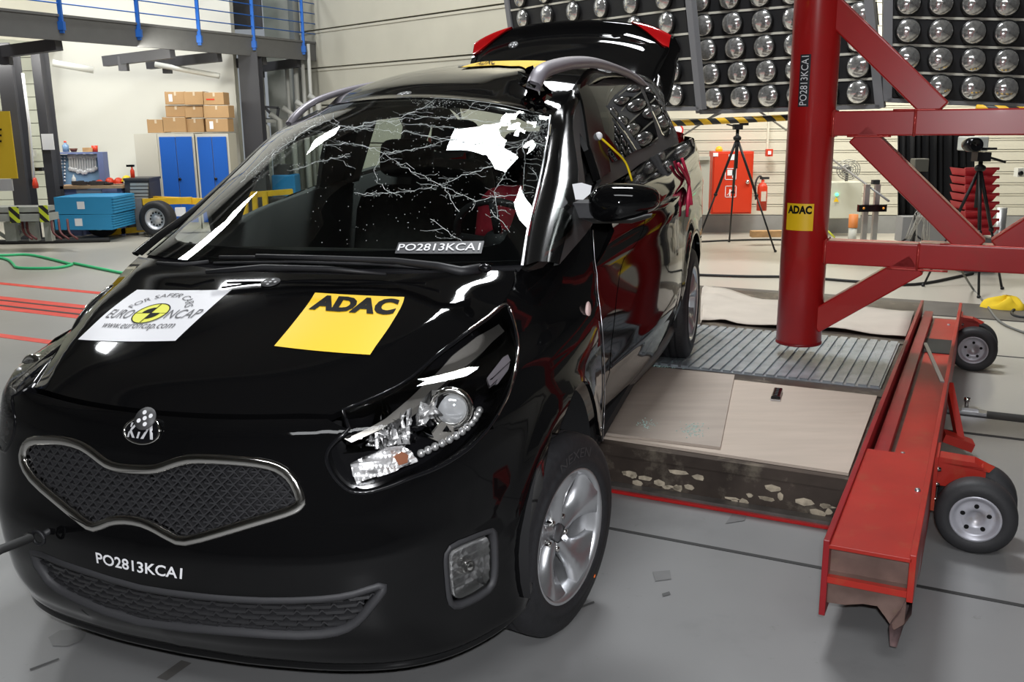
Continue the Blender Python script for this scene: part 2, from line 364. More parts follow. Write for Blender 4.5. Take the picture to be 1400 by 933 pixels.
# walls on the left
WHITEW = mat('white_wall', (.70, .69, .62), .7, vary=.03, scale=1)
mb = MB(); xr = on_y(324, 150, 15.6)[0]; mb.box((-13, 15.6, 0), (xr, 15.8, 7.4)); wl = struct('wall_left', mb, WHITEW)
z = 0.2
BOARD = mat('pale_green_cream_board', (.60, .61, .50), .6)
xa = on_y(0, 200, 15.5)[0]; xb = on_y(62, 200, 15.5)[0]
while z < 4.6:
    mb = MB(); mb.box((-13, 15.50, z), (xb, 15.6, z+.19)); mb.build('wall_board', BOARD, wl); z += .2
mb = MB(); mb.box((xr+.1, 17.3, 0), (-2.9, 17.5, 7.4)); w2 = struct('wall_recess', mb, mat('recess_grey', (.42, .42, .38), .7, vary=.05))

# stains, tape remnants and scrapes on the grey paint in the foreground
def stain(name, px, m, z=.0025):
    mb = MB(); V = [tuple(on_z(x, y, z)) for x, y in px]; mb.add(V, [tuple(range(len(V)))]); return mb.build(name, m, floor)
STN = mat('floor_stain', (.150, .150, .150), .4, vary=.15, scale=6)
stain('oil_stain', [(66, 872), (82, 862), (108, 861), (118, 867), (112, 876), (92, 884), (72, 883)], STN); stain('tape_remnant', [(248, 903), (262, 907), (228, 931), (214, 927)], mat('tape_remnant', (.10, .095, .09), .5))
stain('smudge', [(1010, 690), (1030, 684), (1018, 712), (992, 716)], STN); stain('smudge', [(892, 782), (916, 780), (918, 792), (896, 795)], STN)
for px in ([(905, 812), (915, 809), (917, 813), (906, 816)], [(1210, 772), (1215, 771), (1216, 775), (1211, 776)], [(770, 838), (812, 822), (813, 825), (772, 840)], [(40, 915), (80, 900), (81, 902), (42, 917)]): stain('scrape', px, mat('scrape_dark', (.07, .07, .07), .6))
# ================================================================== THE CAR (car frame: x to its left, y to its tail, z up, metres)
CT = np.array([[0.95039551, 0.31000929, -0.02534977], [-0.31103506, 0.94782479, -0.06989531], [0.00235894, 0.07431285, 0.99723219]]); Ct = np.array([-0.66452477, 3.0152282, 0.03524501])
car = empty('car', (0, 0, 0), 'black people carrier with cracked windscreen, buckled roof and raised tailgate', 'car')
car.matrix_world = Matrix([[*CT[0], Ct[0]], [*CT[1], Ct[1]], [*CT[2], Ct[2]], [0, 0, 0, 1]])
EYC = CT.T @ (EYE-Ct)
def pjc(X):
    D = (np.asarray(X) @ CT.T+Ct-EYE) @ CW; return np.stack([700+FOC*D[..., 0]/D[..., 1], 466.5-FOC*D[..., 2]/D[..., 1]], -1)
def cpt(px, py, ax, val):
    """point of the car frame seen at a pixel whose coordinate ax (0,1,2) is val"""
    d = CT.T @ ray(px, py); return EYC+d*((val-EYC[ax])/d[ax])
class Surf:
    """surface f(params N x 2)->N x 3 that can be entered from a sight line"""
    def __init__(s, f, box, n=90, sl=1, sr=1): s.f = f; s.box = box; s.n = n; s.cache = {}; s.sl = sl; s.sr = sr
    def inv(s, pts, box=None):
        box = box or s.box
        if box not in s.cache:
            a, b = np.meshgrid(np.linspace(box[0], box[1], s.n), np.linspace(box[2], box[3], s.n)); G = np.column_stack([a.ravel(), b.ravel()]); X = s.f(G); N = normals_of(s.f, G); N *= np.where(G[:, 0] < 0, s.sl, s.sr)[:, None]
            k = ((EYC-X)*N).sum(1) > 0; k = k if k.any() else ~k; s.cache[box] = (G[k], pjc(X[k]))
        G, Q = s.cache[box]; out = []
        for p in pts:
            p = np.asarray(p, float); x = G[np.argmin(((Q-p)**2).sum(1))].copy()
            for it in range(12):
                h = 1e-4; B3 = pjc(s.f(np.array([x, x+[h, 0], x+[0, h]]))); r = B3[0]-p
                J = np.column_stack([(B3[1]-B3[0])/h, (B3[2]-B3[0])/h])
                try: dx = np.linalg.lstsq(J.T@J+1e-3*np.eye(2)*np.trace(J.T@J)*1e-3, -J.T@r, rcond=None)[0]
                except Exception: break
                dx = np.clip(dx, -.05, .05); x = x+dx; x[0] = np.clip(x[0], box[0], box[1]); x[1] = np.clip(x[1], box[2], box[3])
            out.append(x)
        return np.array(out)
    def P(s, pts, box=None, lift=0., sign=1):
        x = s.inv(pts, box); return s.f(x)+normals_of(s.f, x)*lift*sign

# ---- lower body: plan contours stacked by height -------------------------------------------------
_s = [0, .2, .378, .52, .645, .74, .82, .885, .93, .965, .985, .997, 1.0]
_g = [0, .006, .023, .045, .078, .12, .178, .255, .335, .44, .55, .68, .80]
_a = [0]
for i in range(1, len(_s)): _a.append(_a[-1]+math.hypot((_s[i]-_s[i-1])*.9, _g[i]-_g[i-1]))
A1 = _a[-1]; A2 = A1+3.10; A3 = A2+.75
f_s = table(_a+[A1+1e-3+0.3, A2, A2+.3, A2+.55, A3], _s+[1.0, .985, .95, .82, .58]); f_g = table(_a, _g)
f_v0 = table([.15, .2, .24, .3, .36, .45, .51, .61, .74, .83, .862, .876, .889, .926, .961, .99, 1.03, 1.1, 1.3], [-.70, -.735, -.76, -.80, -.82, -.836, -.836, -.81, -.775, -.750, -.715, -.64, -.563, -.504, -.51, -.54, -.62, -.7, -.8])
f_W = table([.1, .2, .3, .42, .55, .65, .75, .82, .87, .90, .93, .96, .99, 1.03, 1.06, 1.1, 1.3], [.82, .865, .885, .895, .902, .905, .905, .898, .884, .872, .858, .838, .808, .755, .705, .66, .60])
f_k = table([.1, .2, .3, .45, .7, .75, .865, .9, .93, .96, .99, 1.05, 1.3], [1, 1, 1.35, 1.6, 1.65, 1.68, 1.75, 1.8, 1.9, 2.0, 2.08, 2.1, 2.1])
f_tail = table([0, .2, .5, .75, 1], [0, .30, .52, .66, .72])
# the side further back: belt line rises and the shoulder stands out there
f_Wr = table([.1, .18, .26, .36, .5, .65, .8, .9, 1.0, 1.08, 1.16, 1.24, 1.32, 1.40, 1.5], [.74, .80, .845, .872, .893, .897, .893, .897, .885, .865, .835, .80, .765, .725, .66])
def smooth01(x): x = np.clip(x, 0, 1); return x*x*(3-2*x)
def bodyd(P): return bodyf(P, 1)
def bodyf(P, dented=0):
    P = np.asarray(P, float); a = np.abs(P[:, 0]); sg = np.sign(P[:, 0]+1e-12); w = P[:, 1]
    s = f_s(a); g = f_g(np.minimum(a, A1)); v = f_v0(w)+f_k(w)*g
    v1 = f_v0(w)+f_k(w)*.80; t = np.clip((a-A1)/(A2-A1), 0, 1); vs = v1+(3.02-v1)*t
    v = np.where(a > A1, vs, v); tb = np.clip((a-A2)/(A3-A2), 0, 1); v = np.where(a > A2, 3.02+f_tail(tb)*(.92-.25*np.clip(w-.8, 0, 1)), v)
    W = f_W(w)*(1-smooth01((v-.15)/.5))+f_Wr(w)*smooth01((v-.15)/.5)
    # wheel arch lips, the swage along the doors
    for vc in (0.0, 2.75):
        d = np.hypot(v-vc, w-.33); W = W+.016*np.exp(-((d-.37)/.05)**2)*(w > .2)
    W = W+.010*np.exp(-((w-(.40+.03*(v-.6)))/.035)**2)*smooth01((v-.6)/.2)*smooth01((2.3-v)/.2)
    W = W-.012*np.exp(-((w-(.90+.035*v))/.03)**2)*smooth01((v-.5)/.3)
    # left flank pushed in by the pole
    if dented:
        dent = .15*(1-smooth01((v-.70)/1.5))+.05*np.exp(-((v-.60)/.25)**2); W = W-dent*(sg > 0)*(1-.75*smooth01((w-.98)/.16))*(1-.3*smooth01((.45-w)/.2))
    W = W*np.where(sg < 0, 1-.055*smooth01((s-.5)/.4), 1)
    w2 = w-.09*(sg < 0)*smooth01((w-.88)/.2)*smooth01((v-.1)/.5)
    return np.column_stack([sg*s*W, v, w2])
BODY = Surf(bodyf, (-A3, A3, .17, 1.30)); BODYD = Surf(bodyd, (-A3, A3, .17, 1.30))
FRONT = (0., A1+.25, .17, 1.07); SIDE = (A1-.35, A3-.05, .17, 1.36)
def mir(P): P = np.array(P, float); P[:, 0] *= -1; return P[::-1]

def bpx(pts, box=FRONT, n=0):
    return BODY.inv(pts if not n else catmull(pts, n), box)
# hood side edge, centre to tip to cowl
EDGE = [(.455, -.62, .865), (.56, -.43, .889), (.605, -.30, .926), (.655, -.166, .961), (.695, -.006, .990), (.703, .087, 1.026), (.69, .157, 1.062)]
ER = [0, .2, .36, .52, .70, .84, 1.0]
f_E = [table(ER, [p[i] for p in EDGE]) for i in range(3)]
f_Cv = table(ER, [-.711, -.60, -.47, -.34, -.20, -.11, -.035]); f_Cw = table(ER, [.873, .925, .965, 1.0, 1.036, 1.058, 1.072])
def hoodf(P):
    q = P[:, 0]; r = P[:, 1]; e = np.abs(q)
    u = q*f_E[0](r); v = f_Cv(r)+(f_E[1](r)-f_Cv(r))*e**2.1; x = (e-.85)/.15; hinge = .5*(x+np.sqrt(x*x+.012)); g = .28*e*e+.72*hinge; w = f_Cw(r)+(f_E[2](r)-f_Cw(r))*g
    return np.column_stack([u, v, w])
HOOD = Surf(hoodf, (-1, 1, 0, 1))
q = np.linspace(-.997, .997, 60); outer = [(x, .006) for x in q]+[(.997, r) for r in np.linspace(.03, .985, 30)]+[(x, .99) for x in q[::-1]]+[(-.997, r) for r in np.linspace(.985, .03, 30)]
panel('hood', hoodf, outer, [], .035, PAINT, car, thick=.02)

# ---- front bumper with its three openings ----------------------------------------------------------
hl_low = catmull([(489, 577), (470, 592), (454, 606), (446, 618), (445, 631), (451, 646), (462, 661), (478, 673), (500, 675), (529, 668), (560, 656), (593, 644), (620, 630), (645, 612), (668, 588)], 3)
hl_back = catmull([(668, 588), (683, 565), (696, 539), (706, 510), (709, 482), (704, 445), (693, 415)], 3)
HLL = BODY.inv(hl_low, FRONT); HLB = BODY.inv(hl_back, FRONT)
def edge_on_body(r0, r1, n):
    r = np.linspace(r0, r1, n); X = np.column_stack([f_E[i](r) for i in range(3)]); return BODY.inv(pjc(X), FRONT)
shut = BODY.inv(pjc(hoodf(np.column_stack([np.linspace(0, 1, 16), np.zeros(16)]))), FRONT)
shut[0, 0] = 0; shut = shut+np.array([0, -.004])
arch_f = BODY.inv(catmull([(755, 592), (746, 635), (742, 665), (741, 700), (739, 740), (736, 775), (731, 797)], 3), FRONT)
bshut = BODY.inv([(675, 587), (690, 588), (722, 590), (755, 592)], FRONT)
right = np.vstack([shut, HLL[2:], bshut, arch_f[1:]])
amax = right[-1, 0]; low = np.column_stack([np.linspace(amax-.02, 0, 40), np.full(40, .195)])
right = np.vstack([right, low]); outer = np.vstack([right, mir(right[1:-1])])
GO = closed([(32, 632), (33, 615), (41, 604), (60, 602), (88, 603), (112, 610), (130, 622), (146, 634), (165, 640), (193, 642), (215, 641), (235, 634), (258, 628), (290, 628), (335, 631), (368, 636), (388, 645), (402, 660), (411, 682), (408, 692), (390, 701), (350, 713), (300, 728), (254, 740), (235, 735), (215, 724), (195, 715), (172, 711), (150, 713), (129, 721), (112, 712), (75, 682), (45, 655)], 2)
GRO = BODY.inv(GO, (-A1, A1, .4, .86))
LO = closed([(44, 757), (80, 770), (121, 784), (191, 805), (273, 817), (360, 823), (439, 821), (484, 814), (518, 803), (523, 808), (506, 831), (486, 853), (459, 866), (407, 871), (320, 866), (191, 853), (106, 822), (63, 795)], 2)
LOW = BODY.inv(LO, (-A1-.1, A1, .18, .6))
FG = closed([(617, 752), (640, 741), (666, 731), (674, 732), (676, 760), (675, 790), (668, 806), (640, 822), (623, 826), (617, 815), (614, 785), (613, 765)], 2)
FOG = BODY.inv(FG, FRONT)
bumper = panel('front_bumper', bodyf, outer, [GRO, LOW, FOG, mir(FOG)], .028, PAINT, car, thick=.03, edge=.014)
# lip under the bumper and the underside
G = []
for dz, sc in ((.200, 1.0), (.188, 1.004), (.178, .995), (.172, .96), (.20, .80)):
    a = np.linspace(-amax+.02, amax-.02, 90); X = bodyf(np.column_stack([a, np.full(90, .2)])); X[:, 0] *= sc; X[:, 1] = -.0+(X[:, 1])*sc; X[:, 2] = dz; G.append(X)
mb = MB(); mb.grid(np.array(G)); mb.build('bumper_lip', PAINT, car)

# ---- grille ----------------------------------------------------------------------------------------
Pg = bodyf(GRO); Ng = normals_of(bodyf, GRO)
sweep('grille_surround', Pg, Ng, [(-.013, -.012), (-.013, .003), (-.008, .008), (.008, .008), (.013, .003), (.013, -.012)], CHROME, car, label='chrome grille surround')
def inset(f, d):
    return lambda P: f(P)-normals_of(f, np.asarray(P, float))*d
gb = inset(bodyf, .035); panel('grille_backing', gb, GRO, [], .05, BPLAST, car, thick=0)
GMESH = mat('grille_mesh_plastic', (.030, .030, .032), .2)
mb = MB(); lo = GRO.min(0); hi = GRO.max(0); mb.smooth = False
poly = GRO; dx = .030; dy = .0155; row = 0; y = lo[1]
while y < hi[1]:
    x = lo[0]+(row % 2)*dx/2
    while x < hi[0]:
        # each cell: a raised slanting blade and a short flat bar, like woven mesh
        for (p, qq, wd) in (((x, y), (x+dx*.55, y+dy*.95), .0035), ((x+dx*.45, y), (x+dx*.95, y-.001), .0050), ((x+dx*.5, y+dy*.95), (x+dx, y), .0028)):
            c = np.array([[(p[0]+qq[0])/2, (p[1]+qq[1])/2]])
            if inside(c, poly)[0]:
                A = bodyf(np.array([p, qq])); n = normals_of(bodyf, c)[0]; A = A-n*.016
                mb.bar(A[0], A[1], .014, wd, up=np.cross(A[1]-A[0], n))
        x += dx
    y += dy; row += 1
mb.build('grille_mesh', GMESH, car, kind='stuff')
# lower intake
Pl = bodyf(LOW); Nl = normals_of(bodyf, LOW)
sweep('intake_frame', Pl, Nl, [(-.012, -.03), (-.012, .001), (-.004, .006), (.006, .004), (.008, -.03)], DPLAST, car)
panel('intake_backing', inset(bodyf, .05), LOW, [], .05, BPLAST, car, thick=0)
mb = MB(); lo = LOW.min(0); hi = LOW.max(0); y = lo[1]+.008; row = 0; dx = .062; dy = .0185
while y < hi[1]:
    x = lo[0]+(row % 2)*dx/2
    while x < hi[0]:
        for (p, qq, wd) in (((x, y), (x+dx*.72, y), .009), ((x+dx*.72, y), (x+dx*.86, y+dy/2), .004), ((x+dx*.86, y+dy/2), (x+dx, y), .004)):
            c = np.array([[(p[0]+qq[0])/2, (p[1]+qq[1])/2]])
            if inside(c, LOW)[0]:
                n = normals_of(bodyf, c)[0]; A = bodyf(np.array([p, qq]))-n*.022; mb.bar(A[0], A[1], .02, wd, up=np.cross(A[1]-A[0], n))
        x += dx
    y += dy; row += 1
mb.build('intake_mesh', GMESH, car, kind='stuff')

# ---- fog lamps -----------------------------------------------------------------------------------
CLEAR = glass_mat('clear_lens', (.97, .97, .97), .0, 1.0)
def crystal(name, f, outer, depth, parent, m=CHROME, step=.012, amp=.006, seed=1, label=None):
    """faceted reflector bowl"""
    r = np.random.default_rng(seed)
    def g(P):
        P = np.asarray(P, float); k = np.round(P/step); j = np.sin(k[:, 0]*12.9+k[:, 1]*78.2+seed)*.5
        return f(P)-normals_of(f, P)*(depth+amp*j)[:, None]
    o = panel(name, g, outer, [], step, m, parent, thick=-depth*.8, label=label)
    me = o.data; me.polygons.foreach_set('use_smooth', [False]*len(me.polygons)); return o
for sgn in (1, -1):
    F2 = FOG if sgn > 0 else mir(FOG); c = F2.mean(0); sg = 1
    bez = sweep('fog_lamp', bodyf(F2), normals_of(bodyf, F2), [(-.014, -.02), (-.014, .004), (.0, .003), (.004, -.03)], DPLAST, car)
    Fi = c+(F2-c)*.86
    crystal('reflector', bodyf, Fi, .03, bez, m=mat('bright_reflector', (.88, .88, .88), .24, .75), seed=3)
    panel('lens', bodyf, Fi, [], .03, CLEAR, bez, thick=0, lift=.001)
    X = bodyf(c[None]+np.array([[.005*sgn, -.005]]))[0]; n = normals_of(bodyf, c[None])[0]; mb = MB(); mb.sphere(X-n*.022, .020); mb.build('bulb', CHROME, bez)

# ---- left and right front fenders -------------------------------------------------------------------
e_up = edge_on_body(.72, 1.0, 8)
fe = BODY.inv([(703, 364), (722, 372), (742, 366), (765, 349), (790, 328), (808, 312)], (A1-.5, A1+.8, .3, 1.2))
fr = BODY.inv(catmull([(808, 315), (812, 375), (820, 440), (824, 500), (824, 560), (821, 604)], 3), (A1-.3, A1+.8, .15, 1.2))
ar = BODY.inv(catmull([(821, 604), (818, 580), (815, 556), (807, 528), (798, 521), (787, 532), (777, 555), (767, 580), (764, 592), (755, 592)], 3), (A1-.5, A1+.7, .15, 1.0))

FEN = np.vstack([HLB[::-1][:1], e_up[1:], fe, fr[1:], ar[1:], bshut[::-1][1:], HLB[1:-1]])
FBOX = None
panel('fender', bodyf, FEN, [], .03, PAINT, car, thick=.012, edge=.014)
panel('fender', bodyf, mir(FEN), [], .05, PAINT, car, thick=.012, edge=.03)
# ---- headlights ------------------------------------------------------------------------------------
e_hl = edge_on_body(.03, .70, 14)
HLO = np.vstack([HLL[2:], HLB[1:], e_hl[::-1]]); HLC = HLO.mean(0)
DARKCH = mat('smoked_chrome', (.42, .40, .37), .34, .6)
AMBER = mat('amber_bulb', (.40, .16, .09), .25, .3); REFL = mat('bright_reflector', (.88, .88, .88), .24, .75)
def shrink(P, k, c=None):
    c = P.mean(0) if c is None else c; return c+(P-c)*k
for sgn in (1, -1):
    fl = (lambda P: P) if sgn > 0 else (lambda P: mir(P))
    hl = sweep('headlight', bodyf(fl(HLO)), normals_of(bodyf, fl(HLO)), [(-.007, -.02), (-.007, .002), (-.002, .004), (.003, .0), (.004, -.06)], GLOSSB, car)
    panel('lens', bodyf, fl(HLO), [], .03, CLEAR, hl, thick=0, lift=.001)
    panel('housing', inset(bodyf, .095), fl(shrink(HLO, 1.0)), [], .04, GLOSSB, hl, thick=-.09)
    # long chrome blade under the upper edge
    bl = BODY.inv([(470, 600), (505, 577), (560, 532), (610, 492), (660, 455), (690, 437), (698, 447), (672, 470), (620, 505), (560, 550), (510, 590), (480, 606)], FRONT)
    panel('chrome_blade', inset(bodyf, .028), fl(bl), [], .03, DARKCH, hl, thick=.02)
    # turn signal box and side reflectors
    for nm, px, dep, mt, sd in (('turn_signal_reflector', [(479, 636), (508, 622), (545, 606), (562, 617), (573, 632), (540, 645), (488, 662), (482, 650)], .022, REFL, 5),
                                ('main_reflector', [(500, 610), (530, 580), (556, 556), (563, 552), (564, 575), (561, 608), (530, 612)], .03, REFL, 6),
                                ('inner_reflector', [(575, 545), (590, 532), (602, 530), (598, 560), (578, 585), (573, 570)], .03, REFL, 7)):
        crystal(nm, bodyf, fl(BODY.inv(px, FRONT)), dep, hl, mt, step=.010, amp=.012, seed=sd)
    ab = BODY.inv([(540, 626), (552, 619), (561, 624), (560, 634), (548, 638)], FRONT)
    panel('amber_insert', inset(bodyf, .016), fl(ab), [], .03, AMBER, hl, thick=.01)
    rf = BODY.inv([(667, 512), (690, 485), (697, 481), (697, 500), (684, 522), (672, 524)], FRONT)
    panel('side_marker', inset(bodyf, .012), fl(rf), [], .02, mat('pale_marker', (.55, .50, .55), .25), hl, thick=.008)
    # light strip of small chrome cells
    st = catmull([(575, 624), (605, 610), (635, 594), (655, 575), (665, 558)], 3); sp = BODY.inv(st, FRONT); sp = fl(sp)
    mb = MB(); X = bodyf(sp); N = normals_of(bodyf, sp)
    for i in range(len(X)-1):
        c = (X[i]+X[i+1])/2-N[i]*.022; mb.smooth = True; mb.sphere(c, .011, 8, 5)
    mb.build('light_strip', REFL, hl, kind='stuff')
    # projector
    c = fl(BODY.inv([(627, 545)], FRONT)); X = bodyf(c)[0]; N = normals_of(bodyf, c)[0]; d = Vector((N[0]*.45, -1, N[2]*.2)).normalized()
    M = Matrix.Translation(Vector(X-N*.05)) @ rot_to(d)
    mb = MB(); mb.lathe([(.050, -.04), (.058, -.01), (.060, .012), (.054, .018), (.044, .016), (.042, .0)], 28, 'x'); mb.v = [tuple(M @ Vector(p)) for p in mb.v]; mb.build('projector_ring', CHROME, hl)
    mb = MB(); mb.sphere((0, 0, 0), .041, 24, 14, (.55, 1, 1)); mb.v = [tuple(M @ Vector(p)) for p in mb.v]
    mb.build('projector_lens', mat('projector_glass', (.78, .80, .82), .04, .55, coat=1.0), hl)
    tl = BODY.inv([(600, 600), (618, 575), (640, 585), (655, 560), (665, 575), (650, 595), (625, 612)], FRONT)
    panel('lower_cowl', inset(bodyf, .05), fl(tl), [], .03, DARKCH, hl, thick=.01)
    # bright lip around the tip
    tip = BODY.inv(catmull([(640, 452), (668, 432), (692, 416), (704, 447), (708, 482), (696, 535), (680, 568)], 4), FRONT); tp = fl(tip)
    sweep('bright_edge', bodyf(tp), normals_of(bodyf, tp), [(-.0022, .0), (-.0022, .004), (.0022, .004), (.0022, .0)], CHROME, hl, loop=False)

# ---- doors, quarter, rear bumper --------------------------------------------------------------------
def a_of(v, w=.7):
    g = np.linspace(A1-.3, A3-.1, 400); X = bodyf(np.column_stack([g, np.full(400, w)])); return float(np.interp(v, X[:, 1], g))
def bwt(v): return float(np.interp(v, [.3, .6, 1.0, 1.6, 2.4, 3.2], [1.075, 1.12, 1.19, 1.21, 1.20, 1.17]))
def side_panel(name, v0, v1, w0, parent=car, cut=None, lean=0.0, step=.035):
    vs = np.linspace(v0, v1, 24); P = [(a_of(v), w0 if not callable(w0) else w0(v)) for v in vs]; Q = [(a_of(v+lean), bwt(v+lean)) for v in vs[::-1]]
    outer = np.array(P+Q)
    for o in (outer, mir(outer)): panel(name, bodyd, o, [], step, PAINT, parent, thick=.02)
def archw(v, vc=2.75, r=.355, base=.21, cz=.33):
    d = abs(v-vc); return max(base, cz+math.sqrt(max(r*r-d*d, 0))) if d < r else base
side_panel('front_door', .630, 1.185, .215)
side_panel('rear_door', 1.195, 2.36, lambda v: archw(v))
side_panel('quarter_panel', 2.37, 3.25, lambda v: archw(v), step=.035)
mb = MB(); gw = [.23, .3, .4, .5, .6, .7, .8, .9, 1.0, 1.08, 1.15]; aa = np.concatenate([-np.linspace(a_of(3.26), A3, 14), np.linspace(A3, a_of(3.26), 14)])
mb.grid(np.array([bodyf(np.column_stack([aa, np.full(28, z)])) for z in gw])); mb.build('rear_bumper', PAINT, car)
SILL = mat('sill_plastic', (.02, .02, .022), .42)
for sg in (1, -1):
    mb = MB(); G = []
    for (du, w) in ((-.03, .30), (.012, .27), (.018, .22), (.0, .18), (-.12, .17)):
        G.append([((bodyd(np.array([[sg*a_of(v), .24]]))[0][0])+sg*du, v, w) for v in np.linspace(.46, 2.40, 24)])
    mb.grid(np.array(G), flip=sg > 0); mb.build('sill', SILL, car)
# liners so the arches are closed, and the dark floor pan and bulkhead
LIN = mat('liner_felt', (.010, .010, .011), .9)
for vc in (0.03, 2.75):
    for sg in (1, -1):
        mb = MB(); G = []
        for x in (.60, .70, .80, .862): G.append([(sg*x, vc+.375*math.cos(t), .335+.375*math.sin(t)) for t in np.linspace(-.25, math.pi+.25, 26)])
        mb.grid(np.array(G), flip=sg < 0)
        mb.add([(sg*.60, vc, .335)]+[(sg*.60, vc+.375*math.cos(t), .335+.375*math.sin(t)) for t in np.linspace(-.25, math.pi+.25, 26)], [(0, i, i+1) for i in range(1, 26)])
        mb.build('wheel_liner', LIN, car)
mb = MB(); mb.box((-.62, -.45, .19), (.62, 3.35, .24)); mb.box((-.78, .46, .19), (.78, 2.33, .23)); mb.box((-.74, .35, .24), (.74, .42, 1.0)); mb.box((-.50, -.55, .24), (.50, -.50, .80)); mb.build('floor_pan', LIN, car)

# ---- windscreen and scuttle ----------------------------------------------------------------------------
WL = [(.71, .19, 1.068), (.675, .375, 1.150), (.637, .645, 1.262), (.600, .875, 1.374), (.572, 1.03, 1.462)]
WR = [(-.705, .19, 1.055), (-.675, .415, 1.145), (-.635, .715, 1.285), (-.595, 1.00, 1.415), (-.555, 1.27, 1.480)]
WC = [(0, -.015, 1.078), (0, .20, 1.195), (0, .46, 1.345), (0, .72, 1.462), (0, .955, 1.540)]
rr = [0, .25, .5, .75, 1.0]
f_L = [table(rr, [p[i] for p in WL]) for i in range(3)]; f_R = [table(rr, [p[i] for p in WR]) for i in range(3)]; f_Cc = [table(rr, [p[i] for p in WC]) for i in range(3)]
def wsf(P):
    q = P[:, 0]; r = P[:, 1]; e = np.abs(q); out = []
    for i in range(3):
        side = np.where(q > 0, f_L[i](r), f_R[i](r)); c = f_Cc[i](r)
        out.append(side*e if i == 0 else c+(side-c)*e**2.0)
    # crumpled upper left corner
    d = np.hypot((q-.90)/.16, (r-.84)/.20); out[2] = out[2]-.010*np.exp(-d*d)*(1+.6*np.sin(q*31)*np.cos(r*27))
    return np.column_stack(out)
WS = Surf(wsf, (-1, 1, 0, 1), sl=1, sr=1)
WSG = glass_mat('windscreen_glass', (.82, .89, .86), .0, 1.1)
q = np.linspace(-.985, .985, 40); rs = np.linspace(.012, .985, 24)
WSO = np.array([(x, .012) for x in q]+[(.985, r) for r in rs[1:-1]]+[(x, .985) for x in q[::-1]]+[(-.985, r) for r in rs[::-1][1:-1]])
windscreen = panel('windscreen', wsf, WSO, [], .05, WSG, car, thick=0)
# black ceramic band round the glass
q2 = catmull([(-.93, .42), (-.925, .20), (-.86, .125), (-.5, .105), (0, .10), (.5, .11), (.84, .135), (.905, .22), (.92, .45), (.93, .80), (.90, .91), (.5, .925), (0, .93), (-.5, .925), (-.88, .91), (-.925, .80), (-.93, .42)], 3)
panel('ceramic_band', wsf, WSO, [q2[:-1]], .05, GLOSSB, windscreen, thick=0, lift=-.004)
mb = MB(); G = []
for k, (dq, dn) in enumerate(((0, .002), (.006, .006), (.013, .003))):
    L = []
    for (a, b) in [(s*(.985+dq*.9), r) for s in (1,) for r in np.linspace(0, 1.0, 24)]: L.append(wsf(np.array([[a, b]]))[0]+np.array([0, -dn, dn*.6]))
    G.append(L)
mb.grid(np.array(G)); mb.build('glass_trim', SATIN, windscreen, label='bright edge strip')
# scuttle panel between hood and glass
mb = MB(); G = []
for t in (0, .25, .5, .75, 1.0):
    L = []
    for x in np.linspace(-1, 1, 41):
        A = hoodf(np.array([[x*.985, .995]]))[0]; B2 = wsf(np.array([[x, .045]]))[0]; p = A*(1-t)+B2*t; p[2] -= .018*math.sin(math.pi*t)+.004+ (0.012 if t == 0 else 0); L.append(p)
    G.append(L)
mb.grid(np.array(G)); mb.build('scuttle_panel', BPLAST, car)
# wipers lying along the scuttle
def wpx(pts, lift): return [WS.P([p], lift=lift)[0] for p in pts]
def onscut(px, py, w): return cpt(px, py, 2, w)
mb = MB(); A = [onscut(657, 368, 1.098), onscut(630, 371, 1.100), onscut(598, 364, 1.112), onscut(540, 357, 1.118), onscut(440, 353, 1.13), onscut(350, 350, 1.135)]
mb.tube(A, [.016, .014, .012, .010, .008, .006], 8); mb.build('wiper_arm', BPLAST, car)
mb = MB(); mb.tube([onscut(300, 352, 1.115), onscut(380, 352, 1.118), onscut(470, 354, 1.118), onscut(580, 362, 1.10)], .006, 6); mb.tube([onscut(292, 360, 1.105), onscut(400, 358, 1.106), onscut(520, 362, 1.10), onscut(600, 368, 1.095)], .004, 6); mb.build('wiper_blade', RUBBER, car)
mb = MB(); mb.tube([onscut(282, 372, 1.088), onscut(360, 366, 1.10), onscut(450, 368, 1.098), onscut(528, 375, 1.085)], [.007, .010, .009, .005], 8); mb.build('wiper_arm', BPLAST, car)
mb = MB(); mb.tube([onscut(285, 358, 1.10), onscut(250, 362, 1.095), onscut(215, 360, 1.09)], .006, 6); mb.build('wiper_blade', RUBBER, car)
X = onscut(663, 367, 1.105); mb = MB(); mb.sphere(X, .016, 12, 8, (1.3, 1, .8)); mb.build('wiper_cap', GLOSSB, car)

# ---- roof -------------------------------------------------------------------------------------------------
f_rv = lambda r, e: .955+r*2.2+e*0
vv = [.955, 1.2, 1.6, 2.0, 2.5, 3.15]
f_rc = table(vv, [1.540, 1.592, 1.636, 1.648, 1.630, 1.575]); f_rl = table(vv, [1.470, 1.530, 1.585, 1.585, 1.560, 1.49]); f_rr = table([.955, 1.27, 1.6, 2.0, 2.5, 3.15], [1.36, 1.482, 1.540, 1.552, 1.54, 1.47])
def rooff(P):
    q = P[:, 0]; r = P[:, 1]; e = np.abs(q); vf = wsf(np.column_stack([q, np.ones(len(q))])); v = vf[:, 1]+(3.15-vf[:, 1])*r
    us = np.where(q > 0, .572+.03*smooth01(r*3), .555+.045*smooth01(r*3))
    c = f_rc(.955+2.195*r); sd = np.where(q > 0, f_rl(v), f_rr(v)); w = c+(sd-c)*e**2.4
    k = smooth01(r/.10); w = vf[:, 2]*(1-k)+w*k
    # buckle over the driver's door: a ridge and a trough running in from the left edge
    w = w+smooth01((q-.35)/.5)*(.035*np.exp(-((v-1.55)/.20)**2)-.05*np.exp(-((v-1.18)/.10)**2))
    return np.column_stack([q*us, v, w])
ROOF = Surf(rooff, (-1, 1, 0, 1))
q = np.linspace(-1, 1, 40)
